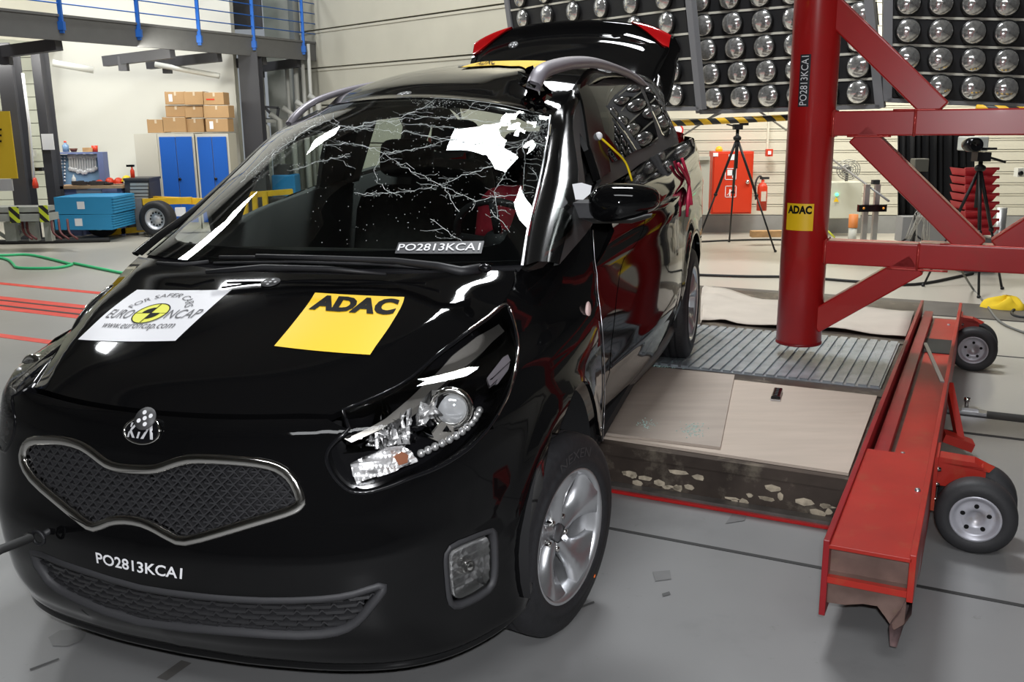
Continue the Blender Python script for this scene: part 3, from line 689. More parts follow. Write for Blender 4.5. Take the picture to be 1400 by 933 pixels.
RO = np.array([(x, .0) for x in q]+[(1, r) for r in np.linspace(.04, .96, 30)]+[(x, 1) for x in q[::-1]]+[(-1, r) for r in np.linspace(.96, .04, 30)])
panel('roof', rooff, RO, [], .04, PAINT, car, thick=.0)
panel('headliner', inset(rooff, .03), RO*[.97, 1], [], .08, mat('headliner_cloth', (.05, .05, .05), .95), car, thick=0)
RAIL = mat('roof_rail_satin', (.30, .28, .31), .42, .35)
def rail(px, u0, u1, wd, ht, side):
    pts = []
    n = len(px)
    for i, (x, y) in enumerate(px): pts.append(cpt(x, y, 0, u0+(u1-u0)*i/(n-1)))
    P = catmull(pts, 5); N = np.tile([.35*side, 0, .94], (len(P), 1)); h = ht
    sweep('roof_rail', P, N, [(-wd/2, -h), (-wd/2, -h*.3), (-wd*.3, 0), (wd*.3, 0), (wd/2, -h*.3), (wd/2, -h)], RAIL, car, loop=False, label='satin silver roof rail')
rail([(731, 112), (741, 92), (758, 84), (785, 79), (815, 80), (845, 89), (868, 101), (884, 116)], .60, .64, .052, .035, 1)
rail([(392, 167), (400, 156), (416, 142), (437, 131), (477, 119), (525, 110), (570, 104), (612, 98)], -.63, -.585, .032, .028, -1)

# ---- glasshouse sides ---------------------------------------------------------------------------------------
def gsf(P):
    v = P[:, 0]; w = P[:, 1]; sg = np.where(v < -50, -1, 1); v = np.where(v < -50, v+100, v)
    u = table([1.0, 1.08, 1.16, 1.24, 1.32, 1.40, 1.5, 1.56, 1.62], [.885, .862, .832, .800, .765, .725, .665, .615, .56])(w)
    u = u-.10*smooth01((v-2.6)/.8)-.05*smooth01((.75-v)/.6)-.012
    u = u-(.035*np.exp(-((v-1.0)/.30)**2))*(sg > 0)
    u = u-.070*(sg < 0)*smooth01((w-1.02)/.12); z = w-.11*(sg < 0)*smooth01((v-.2)/.4)
    return np.column_stack([sg*u, v, z])
GS = Surf(gsf, (.1, 3.3, 1.03, 1.60), sl=1, sr=1)
def gs_right(P): P = np.array(P, float); P[:, 0] -= 100; return P[::-1]
FRM = mat('window_frame_matt', (.035, .036, .036), .5)
DARKG = glass_mat('privacy_glass', (.10, .11, .10), .0, 1.0, dens=.75, dark=(.003, .003, .003))
SIDEG = glass_mat('side_glass', (.82, .88, .85), .0, 1.2)
outerG = np.array([(.235, 1.065), (.43, 1.16), (.72, 1.295), (.96, 1.415), (1.12, 1.475), (1.35, 1.535), (1.8, 1.562), (2.4, 1.545), (2.85, 1.49), (3.10, 1.38), (3.26, 1.20), (3.26, 1.168), (2.4, 1.198), (1.6, 1.208), (1.0, 1.188), (.6, 1.118), (.3, 1.073)])
qtr = GS.inv([(764, 262), (752, 322), (741, 353), (767, 334), (780, 321), (784, 300), (774, 258)])
rgl = GS.inv(closed([(804, 119), (840, 116), (868, 117), (878, 130), (899, 190), (868, 206), (836, 222), (822, 180)], 2))
qgl = GS.inv(closed([(880, 121), (890, 122), (903, 142), (919, 172), (914, 185), (905, 183)], 2))
GSR = Surf(lambda P: gsf(np.asarray(P, float)-np.array([100., 0])), (.1, 3.3, 1.03, 1.60), sl=-1, sr=-1)
clipG = lambda A: A
fwin = np.array([(.66, 1.155), (.72, 1.235), (.90, 1.335), (1.02, 1.395), (1.03, 1.36), (1.02, 1.215)])
def anyinv(f, pts):
    g = np.column_stack([a.ravel() for a in np.meshgrid(np.linspace(.2, 3.2, 260), np.linspace(1.05, 1.58, 90))]); Q = pjc(f(g)); return np.array([g[np.argmin(((Q-np.array(p))**2).sum(1))] for p in pts])
fR = lambda P: gsf(P-np.array([100., 0]))
fwinR = anyinv(fR, [(330, 300), (342, 262), (370, 216), (410, 192), (452, 178), (437, 256)]); qtrR = np.array([(.40, 1.105), (.47, 1.15), (.60, 1.20), (.60, 1.13)])

rwinR = np.array([(1.82, 1.235), (1.80, 1.48), (1.9, 1.50), (2.2, 1.49), (2.35, 1.42), (2.45, 1.235)])
qwinR = np.array([(2.6, 1.24), (2.5, 1.42), (2.65, 1.44), (2.9, 1.33), (2.95, 1.24)])
panel('window_frame', gsf, outerG, [qtr, fwin, rgl, qgl], .05, FRM, car, thick=.02, edge=.03)
outerR = np.vstack([[(.62, 1.25)], outerG[2:-2], [(.70, 1.14)]])
panel('window_frame', gsf, gs_right(outerR), [gs_right(fwinR), gs_right(rwinR), gs_right(qwinR)], .06, FRM, car, thick=.02, edge=.04)
panel('rear_door_glass', inset(gsf, -.004) , rgl, [], .06, DARKG, car, thick=0)
panel('rear_quarter_glass', inset(gsf, -.004), qgl, [], .06, DARKG, car, thick=0)
panel('front_quarter_glass', inset(gsf, -.006), qtr, [], .06, SIDEG, car, thick=0)
for o in (fwinR, rwinR, qwinR): panel('side_glass', inset(gsf, -.006), gs_right(o), [], .1, SIDEG, car, thick=0)
# B pillar in the open front window
bp = GS.inv([(786, 118), (800, 116), (832, 236), (818, 246), (803, 200)])
panel('b_pillar', inset(gsf, -.010), bp, [], .05, PILLAR, car, thick=.03)
# A pillars: from the glass edge round to the window frame
for sg in (1, -1):
    R1 = [wsf(np.array([[sg*1.0, r]]))[0] for r in np.linspace(0, 1, 16)]; gg = catmull(outerG[:6], 3)[:16]; R2 = gsf(gg if sg > 0 else gg-np.array([100, 0]))
    R1 = np.array(R1); n = min(len(R1), len(R2)); R1 = R1[:n]; R2 = R2[:n]
    if sg < 0: kk = smooth01(np.arange(n)/7.0)[:, None]; R2 = R2*kk+(R1+np.array([-.045, .03, -.01]))*(1-kk)
    mid = (R1+R2)/2+np.array([sg*.022, -.012, .014]); m1 = R1*.72+R2*.28+np.array([sg*.012, -.014, .016]); m2 = R1*.28+R2*.72+np.array([sg*.020, -.004, .006])
    mb = MB(); mb.grid(np.array([R1, m1, mid, m2, R2]), flip=sg < 0); mb.build('a_pillar', PILLAR, car)
# cant rails above the side windows
for sg in (1, -1):
    rows = []; vq = np.linspace(0.02, 1, 26); E2 = rooff(np.column_stack([np.full(26, float(sg)), vq])); og = catmull(outerG[4:11], 6); P2 = gsf(np.column_stack([np.interp(E2[:, 1], og[:, 0], og[:, 0]), np.interp(E2[:, 1], og[:, 0], og[:, 1])])-np.array([0 if sg > 0 else 100, 0]))
    mid = (E2+P2)/2+np.array([sg*.016, 0, .010]); mb = MB(); mb.grid(np.array([E2, mid, P2]), flip=sg < 0); mb.build('cant_rail', PILLAR, car)

# ---- raised tailgate ------------------------------------------------------------------------------------------
def gatef(P):
    q = P[:, 0]; r = P[:, 1]; e = np.abs(q)
    v = table([0, .3, .7, 1, 1.15], [3.12, 3.30, 3.52, 3.62, 3.64])(r)-.05*e**2; w = table([0, .3, .55, .8, 1, 1.15], [1.55, 1.66, 1.735, 1.80, 1.868, 1.86])(r)-.10*e**2.3-.03*e**6
    w = w+.012*np.exp(-((r-.62)/.05)**2)*(1-smooth01((e-.75)/.15))-.018*np.exp(-((r-.80)/.06)**2)*(1-smooth01((e-.45)/.1))
    return np.column_stack([q*(.60+.045*smooth01(r))-.012, v, w])
GATE = Surf(gatef, (-1, 1, 0, 1.0))
q = np.linspace(-1, 1, 30); GTO = np.array([(x, 0) for x in q]+[(1, r) for r in np.linspace(.1, .9, 8)]+[(x, 1) for x in q[::-1]]+[(-1, r) for r in np.linspace(.9, .1, 8)])
gate = panel('tailgate', gatef, GTO, [], .06, PAINT, car, thick=.05)
LAMP = mat('red_tail_lamp', (.42, .004, .006), .12, coat=1)
for sg in (1, -1):
    lp = np.array([(.60, .985), (.985, .985), (.985, .80), (.93, .78), (.80, .86)])*[sg, 1]
    panel('tail_lamp', gatef, lp if sg > 0 else lp[::-1], [], .03, LAMP, gate, thick=.02, lift=.012)
# side flank of the gate hanging on the left
mb = MB(); A = [(.57, 3.14, 1.50), (.585, 3.34, 1.60), (.625, 3.56, 1.72), (.64, 3.62, 1.745)]; B2 = [(.60, 3.08, 1.40), (.61, 3.20, 1.33), (.65, 3.40, 1.38), (.665, 3.60, 1.60)]
mb.grid(np.array([catmull(A, 4), (catmull(A, 4)+catmull(B2, 4))/2+np.array([.025, 0, 0]), catmull(B2, 4)])); mb.build('gate_flank', PAINT, gate); mb = MB(); mb.grid(np.array([[(-x+0, y, z) for x, y, z in catmull(A, 4)], [(-x-.02, y, z-.05) for x, y, z in catmull(A, 4)], [(-x, y, z) for x, y, z in catmull(B2, 4)]])); mb.build('gate_flank', PAINT, gate)
mb = MB(); mb.tube([cpt(879, 72, 1, 3.45), cpt(901, 106, 1, 3.25), cpt(896, 134, 1, 3.0)], .008, 8); mb.build('gas_strut', STEEL, gate)
# tail lamps on the body corners
for sg in (1, -1):
    rows = []
    mb = MB(); G = []
    for w in np.linspace(.98, 1.20, 8):
        G.append([(sg*(.795-.12*((t)**2)-.12*abs(w-1.09)**1.3), 3.02+.34*t, w) for t in np.linspace(0, 1, 8)])
    mb.grid(np.array(G), flip=sg < 0); mb.build('body_tail_lamp', LAMP, car)
# ---- wheels -----------------------------------------------------------------------------------------
def make_wheel(loc, yaw=0., rl=.285, side=1, name='wheel'):
    w = bpy.data.objects.new(name, None); COL.objects.link(w); w.parent = car; w.location = loc; w.rotation_euler[2] = yaw; w.empty_display_size = .05
    R = .316; mb = MB()
    prof = [(.205, -.10), (.225, -.108), (.27, -.104), (.300, -.095), (.313, -.080), (R, -.05), (R, -.044), (.308, -.043), (.308, -.036), (R, -.035), (R, -.004), (.308, -.003), (.308, .004), (R, .005), (R, .035), (.308, .036), (.308, .043), (R, .044), (R, .05), (.313, .080), (.300, .095), (.285, .101), (.27, .104), (.25, .106), (.248, .109), (.225, .108), (.208, .10), (.205, .085)]
    mb.lathe(prof, 56, 'x'); mb.build('tyre', RUBBER, w)
    mb = MB(); mb.lathe([(.205, -.10), (.212, -.098), (.19, -.08), (.185, .03), (.195, .07), (.203, .088), (.212, .096), (.2145, .099), (.210, .103), (.200, .098), (.196, .085), (.188, .06)], 56, 'x'); mb.build('rim', ALLOY, w)
    mb = MB(); mb.lathe([(.0, -.02), (.16, -.02), (.185, -.02)], 40, 'x'); mb.build('brake_shield', mat('brake_dark', (.03, .03, .03), .6, .3), w)
    mb = MB(); mb.lathe([(.0, .0), (.135, .0), (.138, -.005), (.138, -.012)], 40, 'x'); mb.build('brake_disc', STEEL, w)
    # five broad spokes, each splitting into a bright raised blade and a flatter shoulder
    mb = MB()
    for k in range(5):
        th = 2*math.pi*k/5+.25
        def pol(r, a, x): return (x, r*math.cos(th+a), r*math.sin(th+a))
        prof2 = [(.035, -.62, .62, .058), (.060, -.52, .52, .060), (.085, -.36, .36, .062), (.11, -.31, .33, .068), (.135, -.31, .37, .076), (.16, -.35, .43, .086), (.185, -.41, .50, .093), (.200, -.45, .54, .094)]
        G = []
        for r, a0, a1, x in prof2:
            m = (a0+a1)/2; tw = .12*(r-.035)/.165; G.append([pol(r, a0+tw, x-.035), pol(r, a0+tw+.02, x-.004), pol(r, a0*.55+a1*.45+tw-.02, x+.004), pol(r, a0*.5+a1*.5+tw+.02, x-.002), pol(r, a1+tw-.02, x-.010), pol(r, a1+tw, x-.038)])
        mb.grid(np.array(G), flip=True)
    mb.build('spokes', ALLOY, w)
    mb = MB(); mb.lathe([(.0, .060), (.024, .060), (.030, .054), (.031, .04)], 24, 'x'); mb.build('hub_cap', mat('dark_silver', (.22, .22, .23), .35, .8), w)
    for k in range(5):
        th = 2*math.pi*k/5+.25+.628; c = (.046, .054*math.cos(th), .054*math.sin(th)); mb = MB(); mb.lathe([(.0, .012), (.008, .012), (.0095, .006), (.0095, -.01)], 8, 'x', c); mb.build('wheel_nut', CHROME, w)
    return w
wf = make_wheel((.800, 0, .276), math.radians(-13)); wf['label'] = 'front left alloy wheel, steered'
mb = MB(); mb.lathe([(.0, .110), (.006, .110), (.006, .104)], 8, 'x'); mb.v = [(x, y+.14, z-.21) for x, y, z in mb.v]; mb.build('orange_dot', mat('orange_paint_dot', (.9, .18, .03), .5), wf)
make_wheel((.795, 2.75, .285))
o = make_wheel((-.745, 0, .276), math.radians(167)); o = make_wheel((-.765, 2.75, .285), math.pi)
# raised letters on the front tyre's side wall
V, F, _ = text_mesh('NEXEN')
ang = .62-V[:, 0]*.75; rad = .247+.030*V[:, 1]
mb = MB(); mb.add(np.column_stack([np.full(len(V), .1085), rad*np.sin(-ang+.35)*1.0, rad*np.cos(-ang+.35)]), F); mb.build('tyre_lettering', mat('moulded_rubber', (.045, .045, .047), .5), wf)

# ---- mirrors ------------------------------------------------------------------------------------------
for sg in (1,):
    mb = MB(); G = []
    for i in range(13):
        ph = math.pi*i/12; L = []
        for k in range(28):
            t = 2*math.pi*k/28; cx = math.copysign(abs(math.cos(t))**.72, math.cos(t)); cz = math.copysign(abs(math.sin(t))**.78, math.sin(t)); s = math.sin(ph)**.62
            x = .116*cx*s; z = .060*cz*s*(1-.22*cx); y = -.075*math.cos(ph)
            L.append((sg*(.945+x), .545+y+.25*abs(x)*(x > 0), 1.212+z+.06*x))
        G.append(L)
    mb.grid(np.array(G), wrap=True, flip=sg < 0); mr = mb.build('door_mirror', PAINT, car)
    mb = MB(); mb.grid(np.array(G)[11:13]*[1, 1, 1]+[0, .003, 0], wrap=True); mb.build('mirror_face', CHROME, mr)
    mb = MB(); mb.grid(np.array([[(sg*x, y, z) for x, y, z in r] for r in ([(.80, .50, 1.165), (.86, .48, 1.150), (.98, .50, 1.150), (1.045, .53, 1.168)], [(.80, .56, 1.150), (.86, .55, 1.138), (.97, .56, 1.138), (1.03, .58, 1.155)], [(.80, .62, 1.165), (.86, .62, 1.150), (.96, .62, 1.150), (1.03, .61, 1.165)])])); mb.cbox((sg*.815, .56, 1.185), (.07, .08, .05)); mb.build('mirror_foot', DPLAST, mr)
mb = MB(); mb.prism([(0, 0), (.026, 0), (.05, .02), (.055, .045), (.02, .055), (-.01, .05)], .004, Matrix.Translation((.795, .50, 1.225)) @ Matrix.Rotation(math.pi/2, 4, 'X')); mb.build('white_target_patch', WHITE, car)
# turn signal repeater on the left wing
c = BODY.inv([(803, 425)], (A1-.4, A1+.6, .3, 1.2)); X = bodyf(c)[0]; n = normals_of(bodyf, c)[0]
mb = MB(); mb.sphere(X+n*.003, .026, 14, 10, (.35, .9, 1.15)); mb.build('side_repeater', mat('repeater_lens', (.75, .55, .52), .15, coat=1), car)
# bright folded metal edge along the back of the left wing
fe2 = bodyf(fr)+np.array([.004, .006, 0]); sweep('torn_wing_edge', fe2, np.tile([.6, .8, 0], (len(fe2), 1)), [(-.002, 0), (0, .003), (.002, 0)], SATIN, car, loop=False, label='bare metal edge of the bent wing')

# ---- emblem, printed labels, stickers, targets ------------------------------------------------------------
def bfn(pxq, lift, surf=BODY, box=FRONT):
    C4 = surf.inv(pxq, box)
    def g(P):
        P = np.asarray(P, float); x = P[:, :1]; y = P[:, 1:2]; U = C4[0]*(1-x)*(1-y)+C4[1]*x*(1-y)+C4[2]*x*y+C4[3]*(1-x)*y
        return surf.f(U)+normals_of(surf.f, U)*lift
    return g
def decal(name, g, m, n=10, label=None):
    x, y = np.meshgrid(np.linspace(0, 1, n), np.linspace(0, 1, n)); P = g(np.column_stack([x.ravel(), y.ravel()])).reshape(n, n, 3)
    mb = MB(); mb.grid(P); return mb.build(name, m, car, label=label)
BIG = (-A1, A1, .17, 1.0)
lettering('number_label', 'PO2813KCA1', bfn([(133, 770), (249, 792), (250, 777), (131, 755)], .0015, BODY, BIG), WHITE, car, bold=.018, label='white code PO2813KCA1 on the bumper')
# oval badge
ce = BODY.inv([(194, 591)], BIG)[0]; th = np.linspace(0, 2*math.pi, 40, endpoint=False); ring = np.column_stack([ce[0]+.052*np.cos(th), ce[1]+.027*np.sin(th)])
badge = sweep('badge', bodyf(ring), normals_of(bodyf, ring), [(-.003, 0), (-.002, .006), (.002, .006), (.003, 0)], CHROME, car, label='oval chrome badge')
panel('badge_field', bodyf, ring, [], .02, GLOSSB, badge, thick=0, lift=.003)
def efn(P): P = np.asarray(P, float); U = ce+np.column_stack([(P[:, 0]-.5)*.080, (P[:, 1]-.5)*.030]); return bodyf(U)+normals_of(bodyf, U)*.005
SATIN2 = mat('badge_silver', (.62, .62, .64), .35, .2); K3 = [('K', .0, .30), ('I', .36, .44)]
for s, x0, x1 in K3: lettering('badge_letter', s, efn, SATIN2, badge, (x0, 0, x1, 1), shear=.06, bold=.035)
mb = MB(); P = np.array([(.52, 0), (.62, 0), (.78, .80), (.86, 0), (.96, 0), (.84, 1), (.74, 1)]); mb.add(efn(P), [(0, 1, 2, 6), (2, 3, 4, 5), (2, 5, 6)]); mb.build('badge_letter', SATIN2, badge)
TGT = mat('target_grey', (.06, .06, .062), .5)
def target(px, surf, box, r=.030, lift=.002, squash=1.0):
    c = surf.inv([px], box); X = surf.f(c)[0]; n = Vector(normals_of(surf.f, c)[0]); M = Matrix.Translation(Vector(X)+n*lift) @ rot_to(n)
    mb = MB(); mb.lathe([(.0, .0015), (r, .0015), (r, 0)], 24, 'x'); mb.v = [tuple(M @ Vector(p)) for p in mb.v]; t = mb.build('round_target', TGT, car, label='grey disc with five white dots')
    mb = MB()
    for a, b in ((0, 0), (-.55, 0), (.55, 0), (0, .55), (0, -.55)): mb.lathe([(.0, .0022), (r*.16, .0022)], 8, 'x', (0, a*r, b*r))
    mb.v = [tuple(M @ Vector(p)) for p in mb.v]; mb.build('target_dots', WHITE, t)
target((370, 387), HOOD, None); target((553, 129), ROOF, None); target((635, 91), ROOF, None); target((702, 62), GATE, None, .032)
X = BODY.P([(203, 575)], BIG)[0]; n = Vector((0, -.75, .65)).normalized(); M = Matrix.Translation(Vector(X)+n*.012) @ rot_to(n)
mb = MB(); mb.lathe([(.0, .003), (.030, .003), (.030, 0), (.0, 0)], 24, 'x'); mb.v = [tuple(M @ Vector(p)) for p in mb.v]; t = mb.build('round_target', TGT, car)
mb = MB(); [mb.lathe([(.0, .004), (.006, .004)], 8, 'x', (0, a*.030, b*.030)) for a, b in ((0, 0), (-.5, -.25), (.5, .25), (-.2, .5), (.2, -.5))]; mb.v = [tuple(M @ Vector(p)) for p in mb.v]; mb.build('target_dots', WHITE, t)
# white sticker with the round crash mark
NF = [(107, 465), (240, 467), (317, 397), (188, 397)]; STW = mat('white_film', (.70, .70, .73), .4)
decal('white_sticker', bfn(NF, .002, HOOD, None), STW, label='white sticker with crash test mark'); g = bfn(NF, .0035, HOOD, None)
GREYP = mat('grey_print', (.06, .06, .07), .5)
for s, bx, sh in (('EURO', (.055, .40, .325, .57), 0), ('NCAP', (.68, .40, .97, .57), 0), ('www.euroncap.com', (.13, .18, .86, .30), 0)): lettering('sticker_lettering', s, g, GREYP, car, bx, sh)
def arcfn(P):
    P = np.asarray(P, float); t = math.pi*(.90-.80*P[:, 0]); r = .30+.075*P[:, 1]; return g(np.column_stack([.50+r*.92*np.cos(t), .50+r*1.12*np.sin(t)]))
lettering('sticker_lettering', 'FOR SAFER CARS', arcfn, GREYP, car)
def disc(name, c, r0, r1, t0, t1, m, lift, n=20):
    gg = bfn(NF, lift, HOOD, None); mb = MB(); t = np.linspace(t0, t1, n); A = gg(np.column_stack([c[0]+r1*.92*np.cos(t), c[1]+r1*1.12*np.sin(t)])); B2 = gg(np.column_stack([c[0]+r0*.92*np.cos(t), c[1]+r0*1.12*np.sin(t)])); mb.grid(np.array([B2, A])); mb.build(name, m, car)
YMARK = mat('yellow_print', (.78, .78, .02), .5); c0 = (.505, .50)
disc('crash_mark', c0, 0, .168, 0, 2*math.pi, YMARK, .0035, 40); disc('crash_mark_ring', c0, .163, .175, 0, 2*math.pi, BLACKP, .0042, 40)
disc('crash_mark_quarter', c0, 0, .10, math.pi/2, math.pi, BLACKP, .0042); disc('crash_mark_quarter', c0, 0, .10, -math.pi/2, 0, BLACKP, .0042)
mb = MB()
for a, b in (((.335, .497), (.675, .503)), ((.5, .32), (.51, .68))): gg = bfn(NF, .0043, HOOD, None); mb.add(gg(np.array([(a[0], a[1]), (b[0], a[1]), (b[0], b[1]), (a[0], b[1])])), [(0, 1, 2, 3)])
mb.build('crash_mark_cross', BLACKP, car)
AF = [(375, 474), (506, 486), (553, 407), (431, 401)]
decal('yellow_sticker', bfn(AF, .002, HOOD, None), YELLOWS, label='yellow sticker with bold black letters'); g2 = bfn(AF, .0035, HOOD, None)
lettering('sticker_lettering', 'ADAC', g2, BLACKP, car, (.05, .64, .96, .95), 0, bold=.060)
# clear label with the code inside the windscreen
WF = [(540, 348), (658, 348), (662, 331), (545, 333)]; decal('code_label', bfn(WF, .004, WS, None), mat('grey_film', (.05, .05, .055), .5)); lettering('number_label', 'PO2813KCA1', bfn(WF, .006, WS, None), WHITE, car, (.02, .22, .97, .82), bold=.01, label='white code PO2813KCA1 on the windscreen')
# wrinkled yellow sticker on the roof
ry = ROOF.inv([(630, 94), (662, 83), (700, 76), (745, 76), (747, 84), (738, 97), (724, 101), (710, 92), (680, 91)])
panel('yellow_roof_sticker', rooff, ry, [], .03, YELLOWS, car, thick=0, lift=.006)
lettering('sticker_lettering', 'ADAC', bfn([(650, 92), (676, 91), (678, 85), (656, 87)], .010, ROOF, None), BLACKP, car)

# ---- cracks in the windscreen -----------------------------------------------------------------------------------
CRK = mat('crushed_glass', (.75, .80, .78), .25, emit=0)
PX = [[(436, 155), (445, 165), (460, 172), (500, 176), (560, 182), (620, 192), (690, 200)], [(470, 178), (520, 168), (580, 160), (640, 163), (700, 170)], [(452, 180), (500, 170), (548, 160), (578, 148), (600, 131), (640, 129), (676, 124), (700, 130), (740, 135)],
      [(524, 210), (512, 232), (516, 250), (532, 262), (550, 270)], [(524, 210), (560, 205), (600, 196), (640, 185)], [(524, 210), (545, 225), (575, 240), (600, 253), (630, 265), (650, 275)], [(600, 253), (560, 262), (520, 266), (484, 264)], [(600, 253), (640, 240), (670, 228), (700, 215)],
      [(650, 275), (690, 268), (730, 264)], [(650, 275), (645, 288)], [(672, 288), (685, 305), (697, 318)], [(700, 215), (688, 240), (676, 262), (680, 300)], [(740, 165), (720, 190), (702, 215), (690, 240)], [(715, 190), (718, 230), (712, 280)], [(725, 228), (740, 252), (735, 256)], [(484, 196), (505, 203), (524, 210)], [(440, 200), (484, 196)],
      [(610, 255), (615, 275), (628, 290)], [(535, 170), (600, 172), (650, 180)], [(480, 210), (440, 222), (400, 232)], [(455, 155), (462, 168), (452, 180)], [(590, 300), (612, 318), (640, 335)], [(660, 128), (640, 150), (610, 165)], [(690, 125), (660, 150), (630, 162)], [(750, 170), (700, 178), (660, 182)], [(752, 200), (725, 195), (690, 205)],
      [(370, 215), (400, 190), (430, 172), (452, 165)], [(330, 250), (350, 228), (375, 205)]]
mb = MB(); rc = random.Random(5)
def crack(pts, r, depth=0):
    Q = [];
    for i in range(len(pts)-1):
        a, b = np.array(pts[i], float), np.array(pts[i+1], float); L = np.linalg.norm(b-a); k = max(2, int(L/6))
        for j in range(k): Q.append(a+(b-a)*j/k+np.array([rc.gauss(0, 1.2), rc.gauss(0, 1.0)]))
    Q.append(np.array(pts[-1], float)); U = WS.inv(Q); X = wsf(U)+normals_of(wsf, U)*.001; n = len(X)
    for i in range(n-1):
        if np.linalg.norm(X[i+1]-X[i]) > 1e-5: mb.tube([X[i], X[i+1]], r*(.5+rc.random()), 3, cap=False)
    if depth < 2:
        for q in Q[1:-1]:
            if rc.random() < (.34 if depth == 0 else .15):
                an = rc.uniform(-.5, .5)+(0 if rc.random() < .5 else math.pi); L = rc.uniform(8, 34)*(1 if depth == 0 else .5); crack([q, q+np.array([math.cos(an), math.sin(an)*.6])*L*.5, q+np.array([math.cos(an+.2), math.sin(an+.2)*.6])*L], r*.55, depth+1)
for p in PX: crack(p, .0008)
mb.build('windscreen_cracks', CRK, windscreen, kind='stuff')
# crushed granules along the cracks and in the upper left corner
mb = MB(); U = []
for p in PX:
    A = np.array(p, float)
    for i in range(len(A)-1):
        for j in range(int(np.linalg.norm(A[i+1]-A[i])/2.4)): t = rc.random(); U.append(A[i]+(A[i+1]-A[i])*t+np.array([rc.gauss(0, 3.0), rc.gauss(0, 2.6)]))
for i in range(900):
    a = rc.gauss(738, 12); b = rc.gauss(172, 20); U.append(np.array([min(a, 753), max(b, 132)]))
for i in range(500): t = rc.random(); U.append(np.array([560+190*t, 131+6*math.sin(t*9)+abs(rc.gauss(0, 6))]))
for i in range(260): t = rc.random(); U.append(np.array([345+95*t, 240-82*t+rc.gauss(0, 7)]))
for i in range(160): U.append(np.array([rc.uniform(420, 700), rc.uniform(180, 335)]))
U = WS.inv(U); k = (np.abs(U[:, 0]) < .985) & (U[:, 1] > .02) & (U[:, 1] < .985); U = U[k]; X = wsf(U); N = normals_of(wsf, U)
for x, n in zip(X, N):
    r = rc.uniform(.0007, .0021); a = rc.random()*6; t = Vector(n).orthogonal().normalized(); b2 = Vector(n).cross(t); c = Vector(x)+Vector(n)*.0012
    mb.add([c+(t*math.cos(a)+b2*math.sin(a))*r, c+(t*math.cos(a+2)+b2*math.sin(a+2))*r*1.3, c+(t*math.cos(a+4.2)+b2*math.sin(a+4.2))*r, c+Vector(n)*r], [(0, 1, 3), (1, 2, 3), (2, 0, 3)])
mb.build('glass_granules', CRK, windscreen, kind='stuff')
# crumpled sheet metal where the roof meets the left pillar
mb = MB(); G = []
for i in range(12):
    L = []
    for j in range(9):
        px = 720+34*(j/8)+6*math.sin(i*1.3); py = 92+60*(i/11)+3*math.sin(j*1.7); X = cpt(px+(i/11)*4-3, py, 0, .545+.06*j/8-.0*i); X[1] -= .045*abs(math.sin(i*1.9+j*1.1)); L.append(X)
    G.append(L)
mb.grid(np.array(G)); o = mb.build('crumpled_pillar_top', PAINT, car); o.data.polygons.foreach_set('use_smooth', [False]*len(o.data.polygons))
mb = MB(); mb.cur = 0  # chrome facets stand in for highlights on the crumpled black paint
for (x, y, dx, dy) in ((722, 101, 16, 9), (733, 116, 12, 8), (741, 124, 6, 12), (716, 108, 6, 4)):
    P = [cpt(x-dx/2, y-dy/2, 0, .60), cpt(x+dx/2, y, 0, .61), cpt(x+dx/3, y+dy/2, 0, .60), cpt(x-dx/2, y, 0, .59)]; mb.add([p+np.array([0, -.05, 0]) for p in P], [(0, 1, 2, 3)])
mb.build('crease_highlights', CHROME, car)

# ---- cabin --------------------------------------------------------------------------------------------------------
SEAT = mat('grey_seat_cloth', (.045, .044, .042), .9, vary=.15, scale=30)
DASH = mat('dashboard_plastic', (.030, .031, .030), .65, bump=.1, scale=150)
mb = MB(); G = []
for t, z in ((0, 1.045), (.25, 1.06), (.5, 1.055), (.75, 1.02), (1.0, .93), (1.02, .72)):
    L = []
    for x in np.linspace(-1, 1, 25):
        A = wsf(np.array([[x*.93, .04]]))[0]; B2 = np.array([x*.70, .82+.0*x, 0]); p = A*(1-t)+B2*t; p[2] = z-.03*(1-t)-.02*x*x+.035*math.exp(-((x-.52)/.22)**2)*(t > .4)*(t < 1.01); L.append(p)
    G.append(L)
mb.grid(np.array(G)); dash = mb.build('dashboard', DASH, car)
mb = MB(); R = .185; c = Vector((.36, 1.0, .99)); ax = Vector((0, .86, .5)).normalized(); u1 = Vector((1, 0, 0)); u2 = ax.cross(u1)
mb.tube([c+u1*R*math.cos(t)+u2*R*math.sin(t) for t in np.linspace(0, 2*math.pi, 33)], .015, 8, cap=False); mb.tube([c-u1*R, c-ax*.03, c+u1*R], .018, 6); mb.tube([c-ax*.03, c-u2*R], .018, 6); mb.sphere(c-ax*.03, .07, 14, 8, (1, .7, .8)); mb.tube([c, c-ax*.25], .03, 8); mb.build('steering_wheel', DPLAST, car)
def cushion(mb, c, d, r=.06, M=None, n=6):
    """rounded block"""
    G = []
    for i in range(11):
        ph = math.pi*i/10; L = []
        for k in range(20):
            t = 2*math.pi*k/20; sx = math.copysign(abs(math.cos(t))**.45, math.cos(t)); sy = math.copysign(abs(math.sin(t))**.45, math.sin(t)); s = math.sin(ph)**.45; z = math.copysign(abs(math.cos(ph))**.45, math.cos(ph))
            p = Vector((sx*s*d[0]/2, sy*s*d[1]/2, z*d[2]/2)); p = M @ p if M is not None else p; L.append((p[0]+c[0], p[1]+c[1], p[2]+c[2]))
        G.append(L)
    mb.grid(np.array(G), wrap=True, flip=True)
